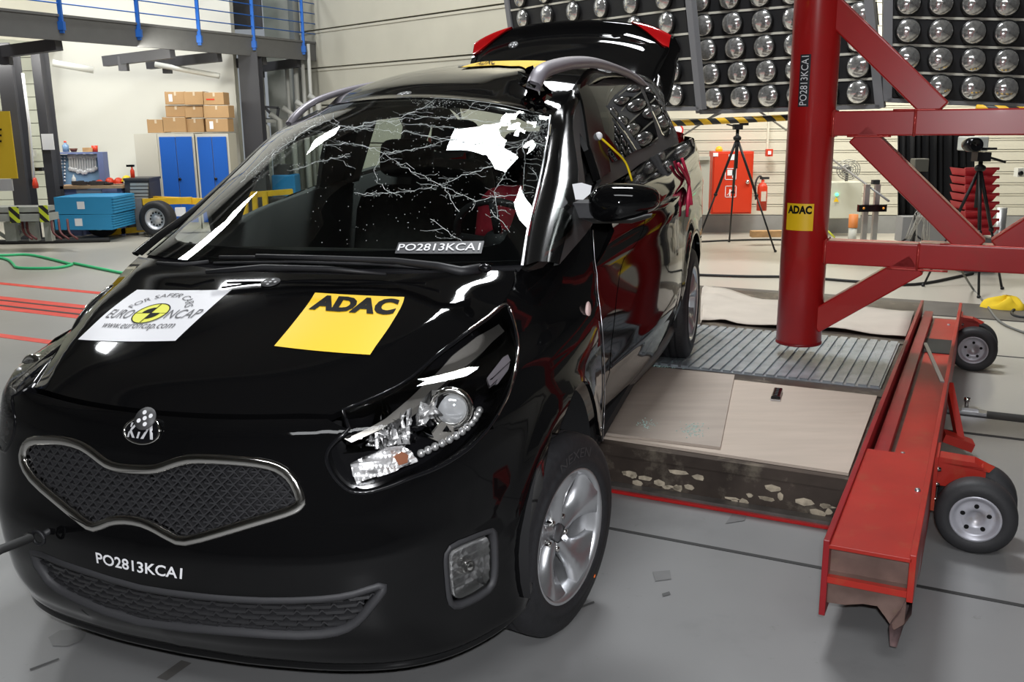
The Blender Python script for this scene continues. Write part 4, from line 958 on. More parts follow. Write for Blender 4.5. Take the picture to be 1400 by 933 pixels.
def seat(x, y, z0=.45, h=.62, w=.50, m=SEAT):
    s = bpy.data.objects.new('seat', None); COL.objects.link(s); s.parent = car; s.location = (x, y, 0)
    T = Matrix.Rotation(math.radians(-16), 3, 'X')
    mb = MB(); cushion(mb, (0, -.20, z0), (w, .50, .14)); mb.build('seat_cushion', m, s)
    mb = MB(); cushion(mb, (0, .12, z0+.04+h/2), (w, .13, h), M=T); mb.build('backrest', m, s)
    mb = MB(); cushion(mb, (0, .235, z0+h+.15), (.27, .09, .18), M=T); mb.build('headrest', m, s); return s
seat(.36, 1.42); seat(-.36, 1.50); seat(.42, 2.3, .48); seat(-.42, 2.3, .48); seat(0, 2.32, .48, .55, .34)
REDC = mat('red_cloth', (.42, .015, .035), .75, vary=.2, scale=20)
mb = MB(); cushion(mb, (.40, 1.16, .92), (.40, .22, .50), M=Matrix.Rotation(math.radians(-20), 3, 'X')); cushion(mb, (.22, .98, .88), (.10, .36, .10)); cushion(mb, (.56, .95, .88), (.10, .36, .10)); mb.build('red_cloth_cover', REDC, car, label='red cloth on the driver seat')
mb = MB(); mb.box((.60, .72, .93), (.645, .76, .99)); mb.build('grey_sensor', mat('pale_grey', (.35, .38, .38), .5), car)
# inside linings of the sides so the cabin is closed below the windows
for sg in (1, -1):
    mb = MB(); L1 = []; L2 = []; L3 = []
    for v in np.linspace(.35, 3.1, 20): w = bwt(v)-(.10 if sg < 0 else 0); L1.append((sg*(.78 if sg < 0 else .70), v, w-.01)); L2.append((sg*(.69 if sg < 0 else .64), v, w+.005)); L3.append((sg*.62, v, .3))
    mb.grid(np.array([L1, L2, L3]), flip=sg > 0); mb.build('door_lining', mat('grey_lining', (.075, .075, .075), .7), car)
# inner pillars
for v0, v1 in ((1.72, 1.80), (2.47, 2.58)):
    for sg in ((-1,) if v0 < 2 else (-1, 1)):
        mb = MB(); dz = -.10 if sg < 0 else 0; mb.add([(x, y, z+dz) for x, y, z in [(sg*.72, v0, 1.2), (sg*.72, v1, 1.2), (sg*.58, v1+.03, 1.52), (sg*.58, v0+.03, 1.52), (sg*.66, v0, 1.2), (sg*.66, v1, 1.2), (sg*.54, v1+.03, 1.52), (sg*.54, v0+.03, 1.52)]], [(0, 1, 2, 3), (7, 6, 5, 4), (0, 3, 7, 4), (1, 5, 6, 2), (0, 4, 5, 1), (3, 2, 6, 7)]); mb.build('pillar_lining', mat('pillar_grey', (.16, .155, .15), .7), car)
# tow eye, yellow lead on the rear door, red straps at the tail
E0 = BODY.P([(66, 727)], BIG)[0]; E1 = E0+np.array([-.03, -.055, -.0])
mb = MB(); mb.tube([E0+np.array([0, .05, 0]), E0-np.array([0, .015, 0])], .009, 8)
rc0 = Vector(E0)+Vector((0, -.035, 0)); mb.tube([rc0+Vector((math.cos(t)*.019, 0, math.sin(t)*.019)) for t in np.linspace(0, 2*math.pi, 17)], .005, 6, cap=False); mb.build('tow_eye', BPLAST, car)
YEL = mat('yellow_cable', (.85, .62, .01), .4)
Y0 = GS.P([(815, 188)], lift=.012)[0]; Y1 = GS.P([(829, 208)], lift=.03)[0]; Y2 = GS.P([(846, 226)], lift=.03)[0]; Y3 = BODYD.P([(858, 250)], SIDE, lift=.02)[0]
mb = MB(); mb.tube(catmull([Y0, Y1, Y2, Y3], 5), .0045, 6); lead = mb.build('yellow_lead', YEL, car); mb = MB(); mb.sphere(Y0, .016, 10, 7); mb.build('white_plug', WHITE, lead)
RIB = mat('red_ribbon', (.55, .02, .07), .5)
for pts in ([(927, 218), (932, 232), (937, 250), (936, 282)], [(922, 226), (930, 238), (937, 255), (940, 280)], [(937, 250), (935, 275), (934, 296)]):
    P = BODYD.P(pts, SIDE, lift=.02); mb = MB(); mb.tube(catmull(P, 4), .009, 5); mb.build('red_strap', RIB, car)
# ================================================================== SLED, BEAM, POLE RIG
DST = mat('dark_sled_steel', (.075, .058, .048), .45, .5, vary=.35, scale=5, dirt=(.30, .26, .20), dirt_scale=7, dirt_amt=.55)
sled = empty('sled_platform', AB(-2, 3.65), 'low dark steel sled platform the car was shot on, red strip along its foot', 'platform')
def sb(name, a0, a1, b0, b1, z0, z1, m, bevel=0, label=None):
    mb = MB(); mb.box((a0, b0, z0), (a1, b1, z1), ABM); o = mb.build(name, m, None, label=label, bevel=bevel); o.parent = sled; o.matrix_parent_inverse = Matrix.Translation(-Vector(AB(-2, 3.65))); return o
sb('deck', -3.7, -.37, 3.70, 7.60, .155, .192, DST)
sb('front_beam', -3.7, -.37, 3.65, 3.78, .02, .150, DST); sb('top_flange', -3.7, -.37, 3.64, 3.84, .150, .196, DST)
sb('foot_flange', -3.7, -.37, 3.60, 3.80, .012, .028, mat('bare_edge_steel', (.16, .15, .14), .4, .6, vary=.3, scale=10))
sb('red_strip', -3.7, -.40, 3.585, 3.60, .002, .014, REDP)
sb('cross_beam', -3.7, -.37, 4.86, 5.0, .15, .199, DST); sb('cross_beam', -3.7, -.37, 6.11, 6.24, .15, .199, DST); sb('rear_beam', -3.7, -.37, 7.5, 7.64, .02, .19, DST)
sb('side_beam', -3.72, -3.6, 3.65, 7.64, .02, .19, DST)
# flaked paint patches low on the front beam
mb = MB(); rr_ = random.Random(3)
for i in range(26):
    a = rr_.uniform(-1.35, -.42); z = rr_.uniform(.03, .075)+.05*(rr_.random() < .15); w = rr_.uniform(.01, .05); h = rr_.uniform(.006, .02); n = 7
    mb.add([tuple(ABM @ Vector((a+w*math.cos(t)*rr_.uniform(.6, 1.1), 3.6485, z+h*math.sin(t)*rr_.uniform(.5, 1.2)))) for t in [2*math.pi*j/n for j in range(n)]], [tuple(range(n))])
o = mb.build('flaked_paint', mat('flake_tan', (.42, .36, .27), .7, vary=.3, scale=40), None, kind='stuff'); o.parent = sled; o.matrix_parent_inverse = Matrix.Translation(-Vector(AB(-2, 3.65)))
# ribbed grating plate between the cross beams
GRT = mat('grating_steel', (.36, .39, .42), .38, .55, vary=.25, scale=9)
gr = empty('grating_plate', AB(-1.0, 5.5, .2), 'ribbed grey steel grating plate under the pole, strewn with glass', 'grating')
inv_g = Matrix.Translation(-Vector(AB(-1.0, 5.5, .2)))
mb = MB(); mb.box((-3.0, 5.0, .196), (-.40, 6.11, .204), ABM); o = mb.build('base_sheet', GRT); o.parent = gr; o.matrix_parent_inverse = inv_g
rib = MB(); rib.box((-.017, 5.005, .2035), (.017, 6.105, .213)); 
ribme = None
n = 44
for i in range(n):
    a = -.43-i*.0585
    mb = MB(); mb.box((a-.021, 5.005, .2035), (a+.021, 6.105, .2145), ABM); o = mb.build('rib', GRT); o.parent = gr; o.matrix_parent_inverse = inv_g
# plywood sheets
PLY = mat('birch_plywood', (.50, .42, .35), .6, vary=.06, scale=2, stretch=(1, 6, 1), dirt=(.42, .34, .27), dirt_scale=2.5, dirt_amt=.35)
def sheet(name, corners, z, t, m, label, cat, group=None):
    mb = MB(); P = [AB(a, b, z) for a, b in corners]; c = np.mean(P, 0); mb.add([tuple(np.array(p)-c) for p in P]+[tuple(np.array(p)-c+[0, 0, t]) for p in P], [(3, 2, 1, 0), (4, 5, 6, 7), (0, 1, 5, 4), (1, 2, 6, 5), (2, 3, 7, 6), (3, 0, 4, 7)])
    o = mb.build(name, m); o.location = c; return tag(o, label, cat, group)
sheet('plywood_sheet', [(-1.55, 3.70), (-.385, 3.68), (-.40, 4.84), (-1.60, 4.85)], .197, .012, PLY, 'pale plywood sheet on the sled, beside the red beam', 'board')
sheet('plywood_sheet', [(-2.10, 3.68), (-.90, 3.735), (-1.12, 4.90), (-2.3, 4.86)], .2095, .012, mat('birch_plywood_darker', (.40, .34, .29), .6, vary=.08, scale=2, stretch=(1, 6, 1), dirt=(.36, .29, .23), dirt_scale=3, dirt_amt=.4), 'pale plywood sheet on the sled, next to the front wheel, lapped on top', 'board')  # this sheet has a darker tone than the other
# wrinkled white cloth behind the grating
CLOTH = mat('white_sheet_cloth', (.54, .48, .41), .85, vary=.05, bump=.2, scale=6)
mb = MB(); G = []; px = [(958, 441), (960, 397), (975, 394), (1000, 400), (1042, 411), (1090, 415), (1140, 419), (1195, 424), (1250, 428)]; bot = [(958, 445), (962, 440), (985, 440), (1008, 444), (1055, 448), (1100, 450), (1140, 452), (1190, 458), (1238, 464)]
for i in range(13):
    t = i/12; L = []
    for j, (p, q) in enumerate(zip(catmull(px, 3), catmull(bot, 3))):
        A = on_z(p[0], p[1], .2); B2 = on_z(q[0], q[1], .2); P = A*(1-t)+B2*t; P[2] = .206+.012*math.sin(j*.55+t*4)**2+.03*math.exp(-((t-.45)/.12)**2)*math.exp(-((j-6)/5)**2); L.append(P)
    G.append(L)
mb.grid(np.array(G), flip=False); o = mb.build('cloth_sheet', CLOTH); tag(o, 'wrinkled white sheet spread over the sled behind the grating', 'sheet')
s = o.modifiers.new('thickness', 'SOLIDIFY'); s.thickness = .004
# broken window glass
GG = mat('green_glass_granules', (.42, .60, .56), .12, spec=.8)
def granules(name, pts, label, n, seed, r0=.002, r1=.006, spread=(.1, .06)):
    r = random.Random(seed); mb = MB()
    for i in range(n):
        c = pts[r.randrange(len(pts))]; x = c[0]+r.gauss(0, spread[0]); y = c[1]+r.gauss(0, spread[1]); z = c[2]; s = r.uniform(r0, r1); a = r.random()*6
        P = [(x+s*math.cos(a+k*2.09), y+s*math.sin(a+k*2.09), z+.0005) for k in range(3)]+[(x+s*.3*math.cos(a), y+s*.3*math.sin(a), z+s*.9)]
        mb.add(P, [(0, 2, 1), (0, 1, 3), (1, 2, 3), (2, 0, 3)])
    o = mb.build(name, GG); return tag(o, label, 'glass', kind='stuff')
granules('broken_glass', [tuple(on_z(x, y, .2)) for x, y in ((868, 497), (880, 494), (893, 497), (905, 498), (885, 500), (850, 500))], 'heap of greenish glass granules beside the rear tyre', 1500, 4, spread=(.07, .05))
granules('glass_crumbs', [tuple(on_z(x, y, .222)) for x, y in ((952, 583), (950, 588), (945, 592), (885, 580), (883, 583))], 'green glass crumbs on the plywood sheets', 150, 6, r1=.005, spread=(.022, .03))
granules('glass_specks', [AB(-.5-.1*i, 5.1+.1*j, .2145) for i in range(12) for j in range(10)], 'glass specks scattered over the grating ribs', 1500, 8, r0=.0012, r1=.0035, spread=(.05, .05))
# small black clip with pale edge lying at the edge of the second sheet
p = on_z(1062, 542, .21); o_ = empty('black_remote', tuple(p), 'small black plastic clip lying at the edge of the plywood', 'clip', rz=math.radians(70))
mb = MB(); mb.box((-.085, -.022, 0), (.085, .022, .022)); mb.build('body', GLOSSB, o_, bevel=.006); mb = MB(); mb.box((-.087, -.024, 0), (-.02, .024, .008)); mb.build('rim', SATIN, o_)
mb = MB(); [mb.cbox((-.06+.03*i, 0, .023), (.012, .014, .004)) for i in range(5)]; mb.build('buttons', DPLAST, o_)

# ---- big red H-beam and its castors -----------------------------------------------------------------
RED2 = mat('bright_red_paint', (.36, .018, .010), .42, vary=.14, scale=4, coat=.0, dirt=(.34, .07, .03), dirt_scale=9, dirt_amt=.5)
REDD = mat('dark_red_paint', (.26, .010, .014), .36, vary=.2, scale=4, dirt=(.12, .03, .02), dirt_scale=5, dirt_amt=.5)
WORN = mat('worn_web', (.20, .13, .11), .45, .4, vary=.4, scale=7, dirt=(.28, .22, .12), dirt_scale=6, dirt_amt=.6)
beam = empty('red_beam', AB(-.21, 2.7), 'long red steel H-beam on dual castors, lying on the floor', 'beam'); beam.rotation_euler[2] = math.atan2(AV[1], AV[0])
# local frame of the beam: x across (0 = centre), y along from the near end
def bb(name, x0, x1, y0, y1, z0, z1, m, label=None, bevel=0): mb = MB(); mb.box((x0, y0, z0), (x1, y1, z1)); return mb.build(name, m, beam, label=label, bevel=bevel)
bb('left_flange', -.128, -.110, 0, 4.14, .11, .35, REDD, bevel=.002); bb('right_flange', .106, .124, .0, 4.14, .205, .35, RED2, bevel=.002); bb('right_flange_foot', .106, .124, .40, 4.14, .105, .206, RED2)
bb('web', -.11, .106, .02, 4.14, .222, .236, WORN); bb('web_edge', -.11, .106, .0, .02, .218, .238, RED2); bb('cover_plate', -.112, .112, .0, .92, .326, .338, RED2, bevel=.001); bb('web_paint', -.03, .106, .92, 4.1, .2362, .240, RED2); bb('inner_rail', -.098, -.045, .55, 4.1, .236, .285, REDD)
bb('end_stiffener', -.11, .106, .05, .062, .236, .326, WORN, label='worn bare plate inside the beam end')
bot = [(-.11, .140), (-.06, .143), (-.01, .158), (.03, .160), (.055, .13), (.080, .095), (.106, .12)]
mb = MB(); n = len(bot); V = [(x, .03, z) for x, z in bot]+[(x, .03, .223) for x, z in bot]; V += [(x, y+.012, z) for x, y, z in V]
mb.add(V, [(k, k+1, n+k+1, n+k) for k in range(n-1)]+[(2*n+n+k, 2*n+n+k+1, 2*n+k+1, 2*n+k) for k in range(n-1)]+[(2*n+k, 2*n+k+1, k+1, k) for k in range(n-1)]); mb.build('lower_stiffener', WORN, beam)
mb = MB(); G = []
for t in np.linspace(0, 1, 9):
    y = .40*t; s = 1-t; G.append([(.106, y, .21), (.106-.012*s, y-.004*s, .17), (.106-.038*s, y-.010*s, .125), (.106-.030*s, y-.02*s, .105-.035*s), (.124-.030*s, y-.02*s, .105-.035*s), (.124-.018*s, y-.008*s, .135), (.124, y, .17), (.124, y, .21)])
mb.grid(np.array(G), wrap=True); mb.build('bent_flange_foot', mat('torn_edge_steel', (.34, .24, .24), .4, .5, vary=.35, scale=14), beam, label='torn and bent lower corner of the flange')
bb('black_band', -.108, .104, 3.05, 3.42, .2405, .246, mat('black_tape', (.02, .022, .02), .6))
mb = MB(); mb.bar((-.02, 2.75, .36), (.10, 1.98, .352), .018, .006); mb.build('bent_steel_strip', STEEL, beam)
mb = MB(); [mb.lathe([(.0, .008), (.008, .008), (.010, 0)], 8, 'z', (x, y, z)) for x, y, z in ((.09, .55, .338), (.0, 1.2, .24), (.06, 3.9, .24))]; mb.build('bolts', STEEL, beam)
WHL = mat('castor_tyre', (.028, .028, .030), .6, bump=.1, scale=80); RIMM = mat('grey_castor_rim', (.42, .42, .46), .35, .3, vary=.08, scale=8, dirt=(.30, .24, .18), dirt_scale=10, dirt_amt=.5)
def castor(a, b, R=.137, sc=1.0):
    # one pair: the visible wheel and its twin behind, on a red bracket bolted to the beam
    M0 = beam.matrix_basis
    for k, dy in enumerate((0, .17)):
        w = bpy.data.objects.new('castor_wheel', None); COL.objects.link(w); w.parent = beam; w.location = (a, b+dy, R); w.empty_display_size = .05
        mb = MB(); mb.lathe([(.085, -.045), (.10, -.052), (.125, -.048), (R, -.03), (R+.001, 0), (R, .03), (.125, .048), (.10, .052), (.085, .045)], 40, 'y'); mb.build('tyre', WHL, w)
        mb = MB(); mb.lathe([(.0, -.028), (.026, -.028), (.028, -.034), (.045, -.034), (.062, -.030), (.070, -.034), (.078, -.046), (.086, -.046), (.089, -.040), (.089, .04)], 40, 'y'); mb.build('rim', RIMM, w)
        mb = MB(); [mb.lathe([(.0, -.0345), (.0085, -.0345)], 10, 'y', (.045*math.cos(t), 0, .045*math.sin(t))) for t in [2*math.pi*i/5+math.pi/2 for i in range(5)]]; [mb.lathe([(.0, -.0352), (.0085, -.0352)], 10, 'y', (.046*math.cos(t), 0, .046*math.sin(t))) for t in [2*math.pi*i/5+math.pi/2 for i in range(5)]]; mb.build('bolt_holes', BLACKP, w)
    mb = MB(); mb.box((.124, b+.02, .12), (.136, b+.20, .33)); mb.box((.136, b+.055, .21), (a+.01, b+.13, .30)); mb.box((a-.05, b+.06, .12), (a+.02, b+.12, .29)); mb.add([(.136, b+.055, .30), (a+.03, b+.055, .285), (a+.05, b+.13, .285), (.136, b+.13, .30), (.136, b+.055, .32), (a-.02, b+.055, .315), (a-.02, b+.13, .315), (.136, b+.13, .32)], [(4, 5, 6, 7), (0, 1, 5, 4), (1, 2, 6, 5), (2, 3, 7, 6)]); mb.tube([(a, b-.01, R), (a, b+.20, R)], .018, 10); mb.build('castor_bracket', RED2, beam)
    mb = MB(); [mb.lathe([(.0, .012), (.009, .012), (.010, 0)], 8, 'x', (.136, b+.035, z)) for z in (.16, .22, .28)]; mb.build('bracket_bolts', CHROME, beam)
castor(.276, .93); castor(.215, 3.73, .137)
mb = MB(); mb.bar((.124, 2.35, .24), (.20, 2.02, .06), .03, .05); mb.bar((.124, 2.0, .09), (.25, 2.02, .05), .09, .04); mb.build('side_bracket', RED2, beam)
# rail clamp on the floor channel
o_ = empty('rail_clamp', AB(.0, 5.44), 'steel rail clamp with bright bolt on the dark floor channel', 'clamp', rz=math.atan2(AV[1], AV[0]))
mb = MB(); mb.box((-.09, -.035, 0), (.10, .035, .02)); mb.box((-.02, -.025, .02), (.06, .025, .035)); mb.build('plate', STEEL, o_); mb = MB(); mb.tube([(0, 0, .03), (0, 0, .085)], .010, 8); mb.lathe([(.0, .085), (.016, .085), (.016, .065), (.0, .065)], 8, 'z'); mb.build('bolt', CHROME, o_)

# ---- red pole rig -----------------------------------------------------------------------------------
PX, PY = 1.652, 5.34
rig = empty('pole_rig', (PX, PY, 0), 'red impact pole with welded red box-section arms, yellow plate on it', 'rig'); rig.rotation_euler[2] = math.atan2(AV[1], AV[0])
def rp(px, py):
    """point of the vertical plane through the pole and its arms, in the rig's frame"""
    v = ray(px, py); n = np.array([BV[0], BV[1], 0]); s = (np.dot(n, np.array([PX, PY, 0])-EYE))/np.dot(n, v); P = EYE+v*s-np.array([PX, PY, 0]); return (float(np.dot(P, AV)), 0.0, float(P[2]))
mb = MB(); mb.lathe([(.0, .285), (.118, .285), (.1255, .292), (.1255, 3.4)], 48, 'z'); pole = mb.build('pole', REDP, rig)
mb = MB(); mb.lathe([(.1258, .287), (.1285, .289), (.1285, .300), (.1258, .302)], 48, 'z'); mb.build('end_ring', REDD, pole)
def arm(name, p, q, w=.13, h=.13, over=0): mb = MB(); mb.bar(p, q, w, h, up=(0, 0, 1) if abs(q[0]-p[0]) > abs(q[2]-p[2])*.2 else (1, 0, 0)); o = mb.build(name, REDP, rig, bevel=.008); return o
top1 = rp(1140, 169); low1 = rp(1128, 343)
zt, zl = top1[2], low1[2]
arm('upper_arm', (.11, 0, zt), (.53, 0, zt)); arm('upper_arm', (.53, 0, zt+.002), (1.75, 0, zt+.002), .145, .132); arm('lower_arm', (.11, 0, zl), (.60, 0, zl)); arm('lower_arm', (.60, 0, zl+.005), (1.75, 0, zl+.005), .145, .135)
arm('brace', (.06, 0, rp(1143, 15)[2]+.03), (rp(1278, 150)[0]+.02, 0, zt+.055)); a0 = rp(1180, 186); a1 = rp(1326, 332); arm('brace', (a0[0]-.02, 0, zt-.05), (a1[0]+.03, 0, zl+.05))
a2 = rp(1372, 332); arm('brace', (a2[0]-.02, 0, zl+.05), (1.72, 0, zl+.05+(1.72-a2[0])*.85)); a3 = rp(1254, 362); arm('brace', (.08, 0, rp(1123, 440)[2]), (a3[0], 0, zl-.04))
mb = MB(); mb.box((1.70, -.1, 0), (1.90, .1, 3.4)); mb.box((1.5, -.35, 0), (2.1, .35, .03)); mb.build('upright', REDP, rig)
# weld beads
mb = MB()
for p in ((.125, 0, zt), (.125, 0, zl)):
    for s in (-1, 1):
        mb.tube([(p[0], s*.066, p[2]-.066), (p[0], s*.066, p[2]+.066)], .007, 6); mb.tube([(p[0]+.002, -.066, p[2]+s*.066), (p[0]+.002, .066, p[2]+s*.066)], .007, 6)
for x, z, h in ((.53, zt, .068), (.60, zl, .070)): mb.tube([(x, -.070, z-h), (x, -.070, z+h)], .007, 6)
for x0, x1, z in ((.42, .64, zt+.067), (.20, .42, zt-.067), (a1[0]-.14, a2[0]+.16, zl+.072), (.45, .75, zl-.07)): mb.tube([(x, -.066, z) for x in np.linspace(x0, x1, 10)], .006, 6)
mb.build('weld_beads', mat('weld_red', (.55, .06, .05), .25, .3, coat=.5), rig, kind='stuff')
# plate and code label on the pole, wrapped round it
def cyl_fn(px0, px1, z0, z1, lift):
    """patch of the pole's skin between two heights, seen between two image columns"""
    def th_of(px, z):
        best = None
        for t in np.linspace(-math.pi, math.pi, 721):
            X = np.array([PX+.1255*math.cos(t), PY+.1255*math.sin(t), z]); n = np.array([math.cos(t), math.sin(t), 0])
            if np.dot(n, EYE-X) < 0: continue
            D = (X-EYE) @ CW; x = 700+FOC*D[0]/D[1]
            if best is None or abs(x-px) < best[0]: best = (abs(x-px), t)
        return best[1]
    zm = (z0+z1)/2; ta = th_of(px0, zm); tb = th_of(px1, zm); base = math.atan2(AV[1], AV[0])
    def f(P):
        P = np.asarray(P, float); t = ta+(tb-ta)*P[:, 0]-base; z = z0+(z1-z0)*P[:, 1]; r = .1255+lift; return np.column_stack([r*np.cos(t), r*np.sin(t), z])
    return f
def cyl_decal(name, f, m, label=None):
    x, y = np.meshgrid(np.linspace(0, 1, 10), np.linspace(0, 1, 4)); P = f(np.column_stack([x.ravel(), y.ravel()])).reshape(4, 10, 3); mb = MB(); mb.grid(P); return mb.build(name, m, pole, label=label)
zc = lambda py: float(on_y(1094, py, PY-.12)[2])
z0, z1 = zc(316), zc(279); cyl_decal('yellow_plate', cyl_fn(1076, 1112, z0, z1, .0015), YELLOWS, 'yellow plate with bold black letters'); lettering('plate_lettering', 'ADAC', cyl_fn(1076, 1112, z0, z1, .003), BLACKP, pole, (.07, .62, .93, .93), bold=.05)
z0, z1 = zc(146), zc(74); cyl_decal('code_label', cyl_fn(1093, 1107, z0, z1, .0015), mat('label_black', (.02, .02, .025), .5), 'black label with white code PO2813KCA1')
fz = cyl_fn(1093, 1107, z0, z1, .003); lettering('label_lettering', 'PO2813KCA1', lambda P: fz(np.column_stack([1-np.asarray(P)[:, 1], np.asarray(P)[:, 0]])), WHITE, pole, (.03, .18, .97, .85))
# scuffs left by earlier cars low on the pole
mb = MB(); rs_ = random.Random(11)
for i in range(34):
    f = cyl_fn(1064, 1112, .35, .80, .0012) if i == 0 else f; u = rs_.uniform(.05, .7); v = rs_.betavariate(2, 2); L = rs_.uniform(.03, .14); h = rs_.uniform(.004, .02); a = rs_.uniform(-.2, .2)
    mb.add(f(np.array([(u, v), (u+L, v+a*.2), (u+L*.9, v+a*.2+h), (u+L*.1, v+h)])), [(0, 1, 2, 3)])
mb.build('scuff_marks', mat('scuff', (.30, .06, .05), .6, vary=.4, scale=30), pole, kind='stuff')
mb = MB()
for (u, v, L, h) in ((.22, .55, .05, .10), (.30, .18, .09, .015), (.25, .22, .12, .02), (.35, .15, .05, .012), (.40, .80, .02, .16)): mb.add(f(np.array([(u, v), (u+L, v+.01), (u+L*.8, v+h), (u+L*.2, v+h*.8)])), [(0, 1, 2, 3)])
mb.build('yellow_scuff_marks', mat('yellow_scuff', (.75, .42, .02), .6), pole)
# ================================================================== BACKGROUND, RIGHT SIDE
def pxbox(mb, x0, y0, x1, y1, Y, dep, M=None):
    """box whose front face spans two image corners at distance Y"""
    A = on_y(x0, y1, Y); B = on_y(x1, y0, Y); mb.box((A[0], Y, A[2]), (B[0], Y+dep, B[2])); return mb
def place(name, px, py, Y, label, cat, group=None, z=None):
    p = on_y(px, py, Y); return empty(name, (float(p[0]), float(Y), float(p[2]) if z is None else z), label, cat, group)
def adopt(o, root):
    o.parent = root; o.matrix_parent_inverse = root.matrix_basis.inverted(); return o
def P(px, py, Y): return tuple(float(t) for t in on_y(px, py, Y))
GREYST = mat('grey_frame_steel', (.20, .20, .21), .5, .2); ROWB = mat('lamp_row_black', (.012, .012, .013), .5); STRIPM = mat('pale_row_strip', (.58, .56, .48), .5)
BOWL = mat('lamp_reflector', (.78, .78, .76), .16, 1.0); LGL = mat('lamp_glass', (.72, .71, .69), .14, .85, coat=1.0, vary=.3, scale=40)
def lampmesh():
    mb = MB(); mb.lathe([(.104, .02), (.104, -.03), (.098, -.045), (.090, -.050), (.070, -.062), (.035, -.074), (.0, -.078)], 20, 'y'); return mb.mesh('lamp')
LM = lampmesh(); LM.materials.append(LGL)
RM = MB(); RM.lathe([(.104, .02), (.112, .0), (.112, -.03), (.106, -.042), (.100, -.042)], 20, 'y'); RM = RM.mesh('lamp_ring'); RM.materials.append(mat('lamp_ring_dark', (.05, .05, .05), .3, .8))
def array(label, BL, TL, BR, TR, rows, cols, YL, YR, frame=(1, 1)):
    bl, tl, br, tr = (np.array(P(*BL, YL)), np.array(P(*TL, YL)), np.array(P(*BR, YR)), np.array(P(*TR, YR)))
    f = lambda u, v: (bl*(1-u)+br*u)*(1-v)+(tl*(1-u)+tr*u)*v
    X = (br-bl); L = np.linalg.norm(X); X = X/L; Z = tl-bl; Hh = np.linalg.norm(Z); Z = Z/Hh; Yv = np.cross(Z, X); du = L/(cols-1); dv = Hh/(rows-1)
    root = empty('lamp_array', tuple(f(.5, 0)), label, 'lamp', 'lamp arrays')
    rootM = root.matrix_basis.inverted()
    R = Matrix(((X[0], Yv[0], Z[0]), (X[1], Yv[1], Z[1]), (X[2], Yv[2], Z[2]))).to_4x4()
    def loc(p): return Vector(p)-root.location
    c0 = Matrix.Translation(loc(bl)) @ R
    for r in range(rows):
        v = r/(rows-1); a = f(0, v); b = f(1, v); Xr = (b-a)/np.linalg.norm(b-a); Lr = np.linalg.norm(b-a); Mr = Matrix.Translation(loc(a)) @ Matrix(((Xr[0], Yv[0], Z[0]), (Xr[1], Yv[1], Z[1]), (Xr[2], Yv[2], Z[2]))).to_4x4()
        mb = MB(); mb.box((-du*.52, -.0, -dv*.45), (Lr+du*.52, .05, dv*.41), Mr); mb.build('lamp_row', ROWB, root)
        mb = MB(); mb.box((-du*.52, -.006, dv*.44), (Lr+du*.52, .06, dv*.53), Mr); mb.build('row_strip', STRIPM, root)
        for c in range(cols):
            q = f(c/(cols-1), v); M = Matrix.Translation(loc(q)) @ R
            o = bpy.data.objects.new('lamp', LM); COL.objects.link(o); o.parent = root; o.matrix_local = M
            o2 = bpy.data.objects.new('lamp_ring', RM); COL.objects.link(o2); o2.parent = o
    mb = MB()
    for k, s in ((0, -1), (1, 1)):
        if frame[k]: x = -du*.62 if s < 0 else L+du*.62; mb.box((x-.04, -.02, -dv*.62), (x+.04, .05, Hh+dv*.7), c0)
    mb.box((-du*.62, -.02, -dv*.66), (L+du*.62, .05, -dv*.50), c0); mb.box((-du*.62, .055, -dv*.5), (L+du*.62, .065, Hh+dv*.6), c0); mb.build('frame', GREYST, root)
    return root
array('bank of round lamps behind the raised tailgate', (732, 136), (713, -3), (926, 130), (905, -36), 6, 6, 12.0, 10.0)
array('bank of round lamps just left and right of the red pole', (976.7, 134), (953, -33), (1174, 126), (1176, -54), 6, 6, 10.0, 9.15)
array('bank of round lamps at the right, above the black curtain', (1240, 117), (1242, -34), (1420, 124), (1422, -34), 5, 5, 9.0, 8.8)
# yellow-black guard tubes and truss rods under the lamps
HZ = bpy.data.materials.new('hazard_stripes'); HZ.use_nodes = True
def hazard(m, col=(.85, .50, .02), scale=9.0, rot=45):
    nt = m.node_tree; b = nt.nodes['Principled BSDF']; tc = nt.nodes.new('ShaderNodeTexCoord'); mp = nt.nodes.new('ShaderNodeMapping'); mp.inputs['Rotation'].default_value = (0, math.radians(rot), 0); w = nt.nodes.new('ShaderNodeTexWave'); w.inputs['Scale'].default_value = scale; w.bands_direction = 'X'
    cr = nt.nodes.new('ShaderNodeValToRGB'); cr.color_ramp.interpolation = 'CONSTANT'; cr.color_ramp.elements[0].color = (.02, .02, .02, 1); cr.color_ramp.elements[1].position = .5; cr.color_ramp.elements[1].color = tuple(col)+(1,)
    nt.links.new(tc.outputs['Object'], mp.inputs[0]); nt.links.new(mp.outputs[0], w.inputs['Vector']); nt.links.new(w.outputs['Color'], cr.inputs[0]); nt.links.new(cr.outputs[0], b.inputs['Base Color']); b.inputs['Roughness'].default_value = .5
hazard(HZ, scale=2.6)
HZ2 = bpy.data.materials.new('hazard_stripes_green_yellow'); HZ2.use_nodes = True; hazard(HZ2, (.62, .72, .04), 3.2)
def tube_thing(name, pts, r, m, label, cat, group=None, n=8, kind=None):
    c = np.mean(pts, 0); mb = MB(); mb.tube([tuple(np.array(p)-c) for p in pts], r, n); o = mb.build(name, m); o.location = c; return tag(o, label, cat, group, kind)
tube_thing('guard_tube', [P(916, 169, 10.2), P(1090, 160, 9.6)], .032, HZ, 'yellow and black striped guard tube under the lamps left of the pole', 'tube')
tube_thing('guard_tube', [P(1335, 148, 8.6), P(1440, 153, 8.5)], .032, HZ, 'yellow and black striped guard tube at the right edge', 'tube')
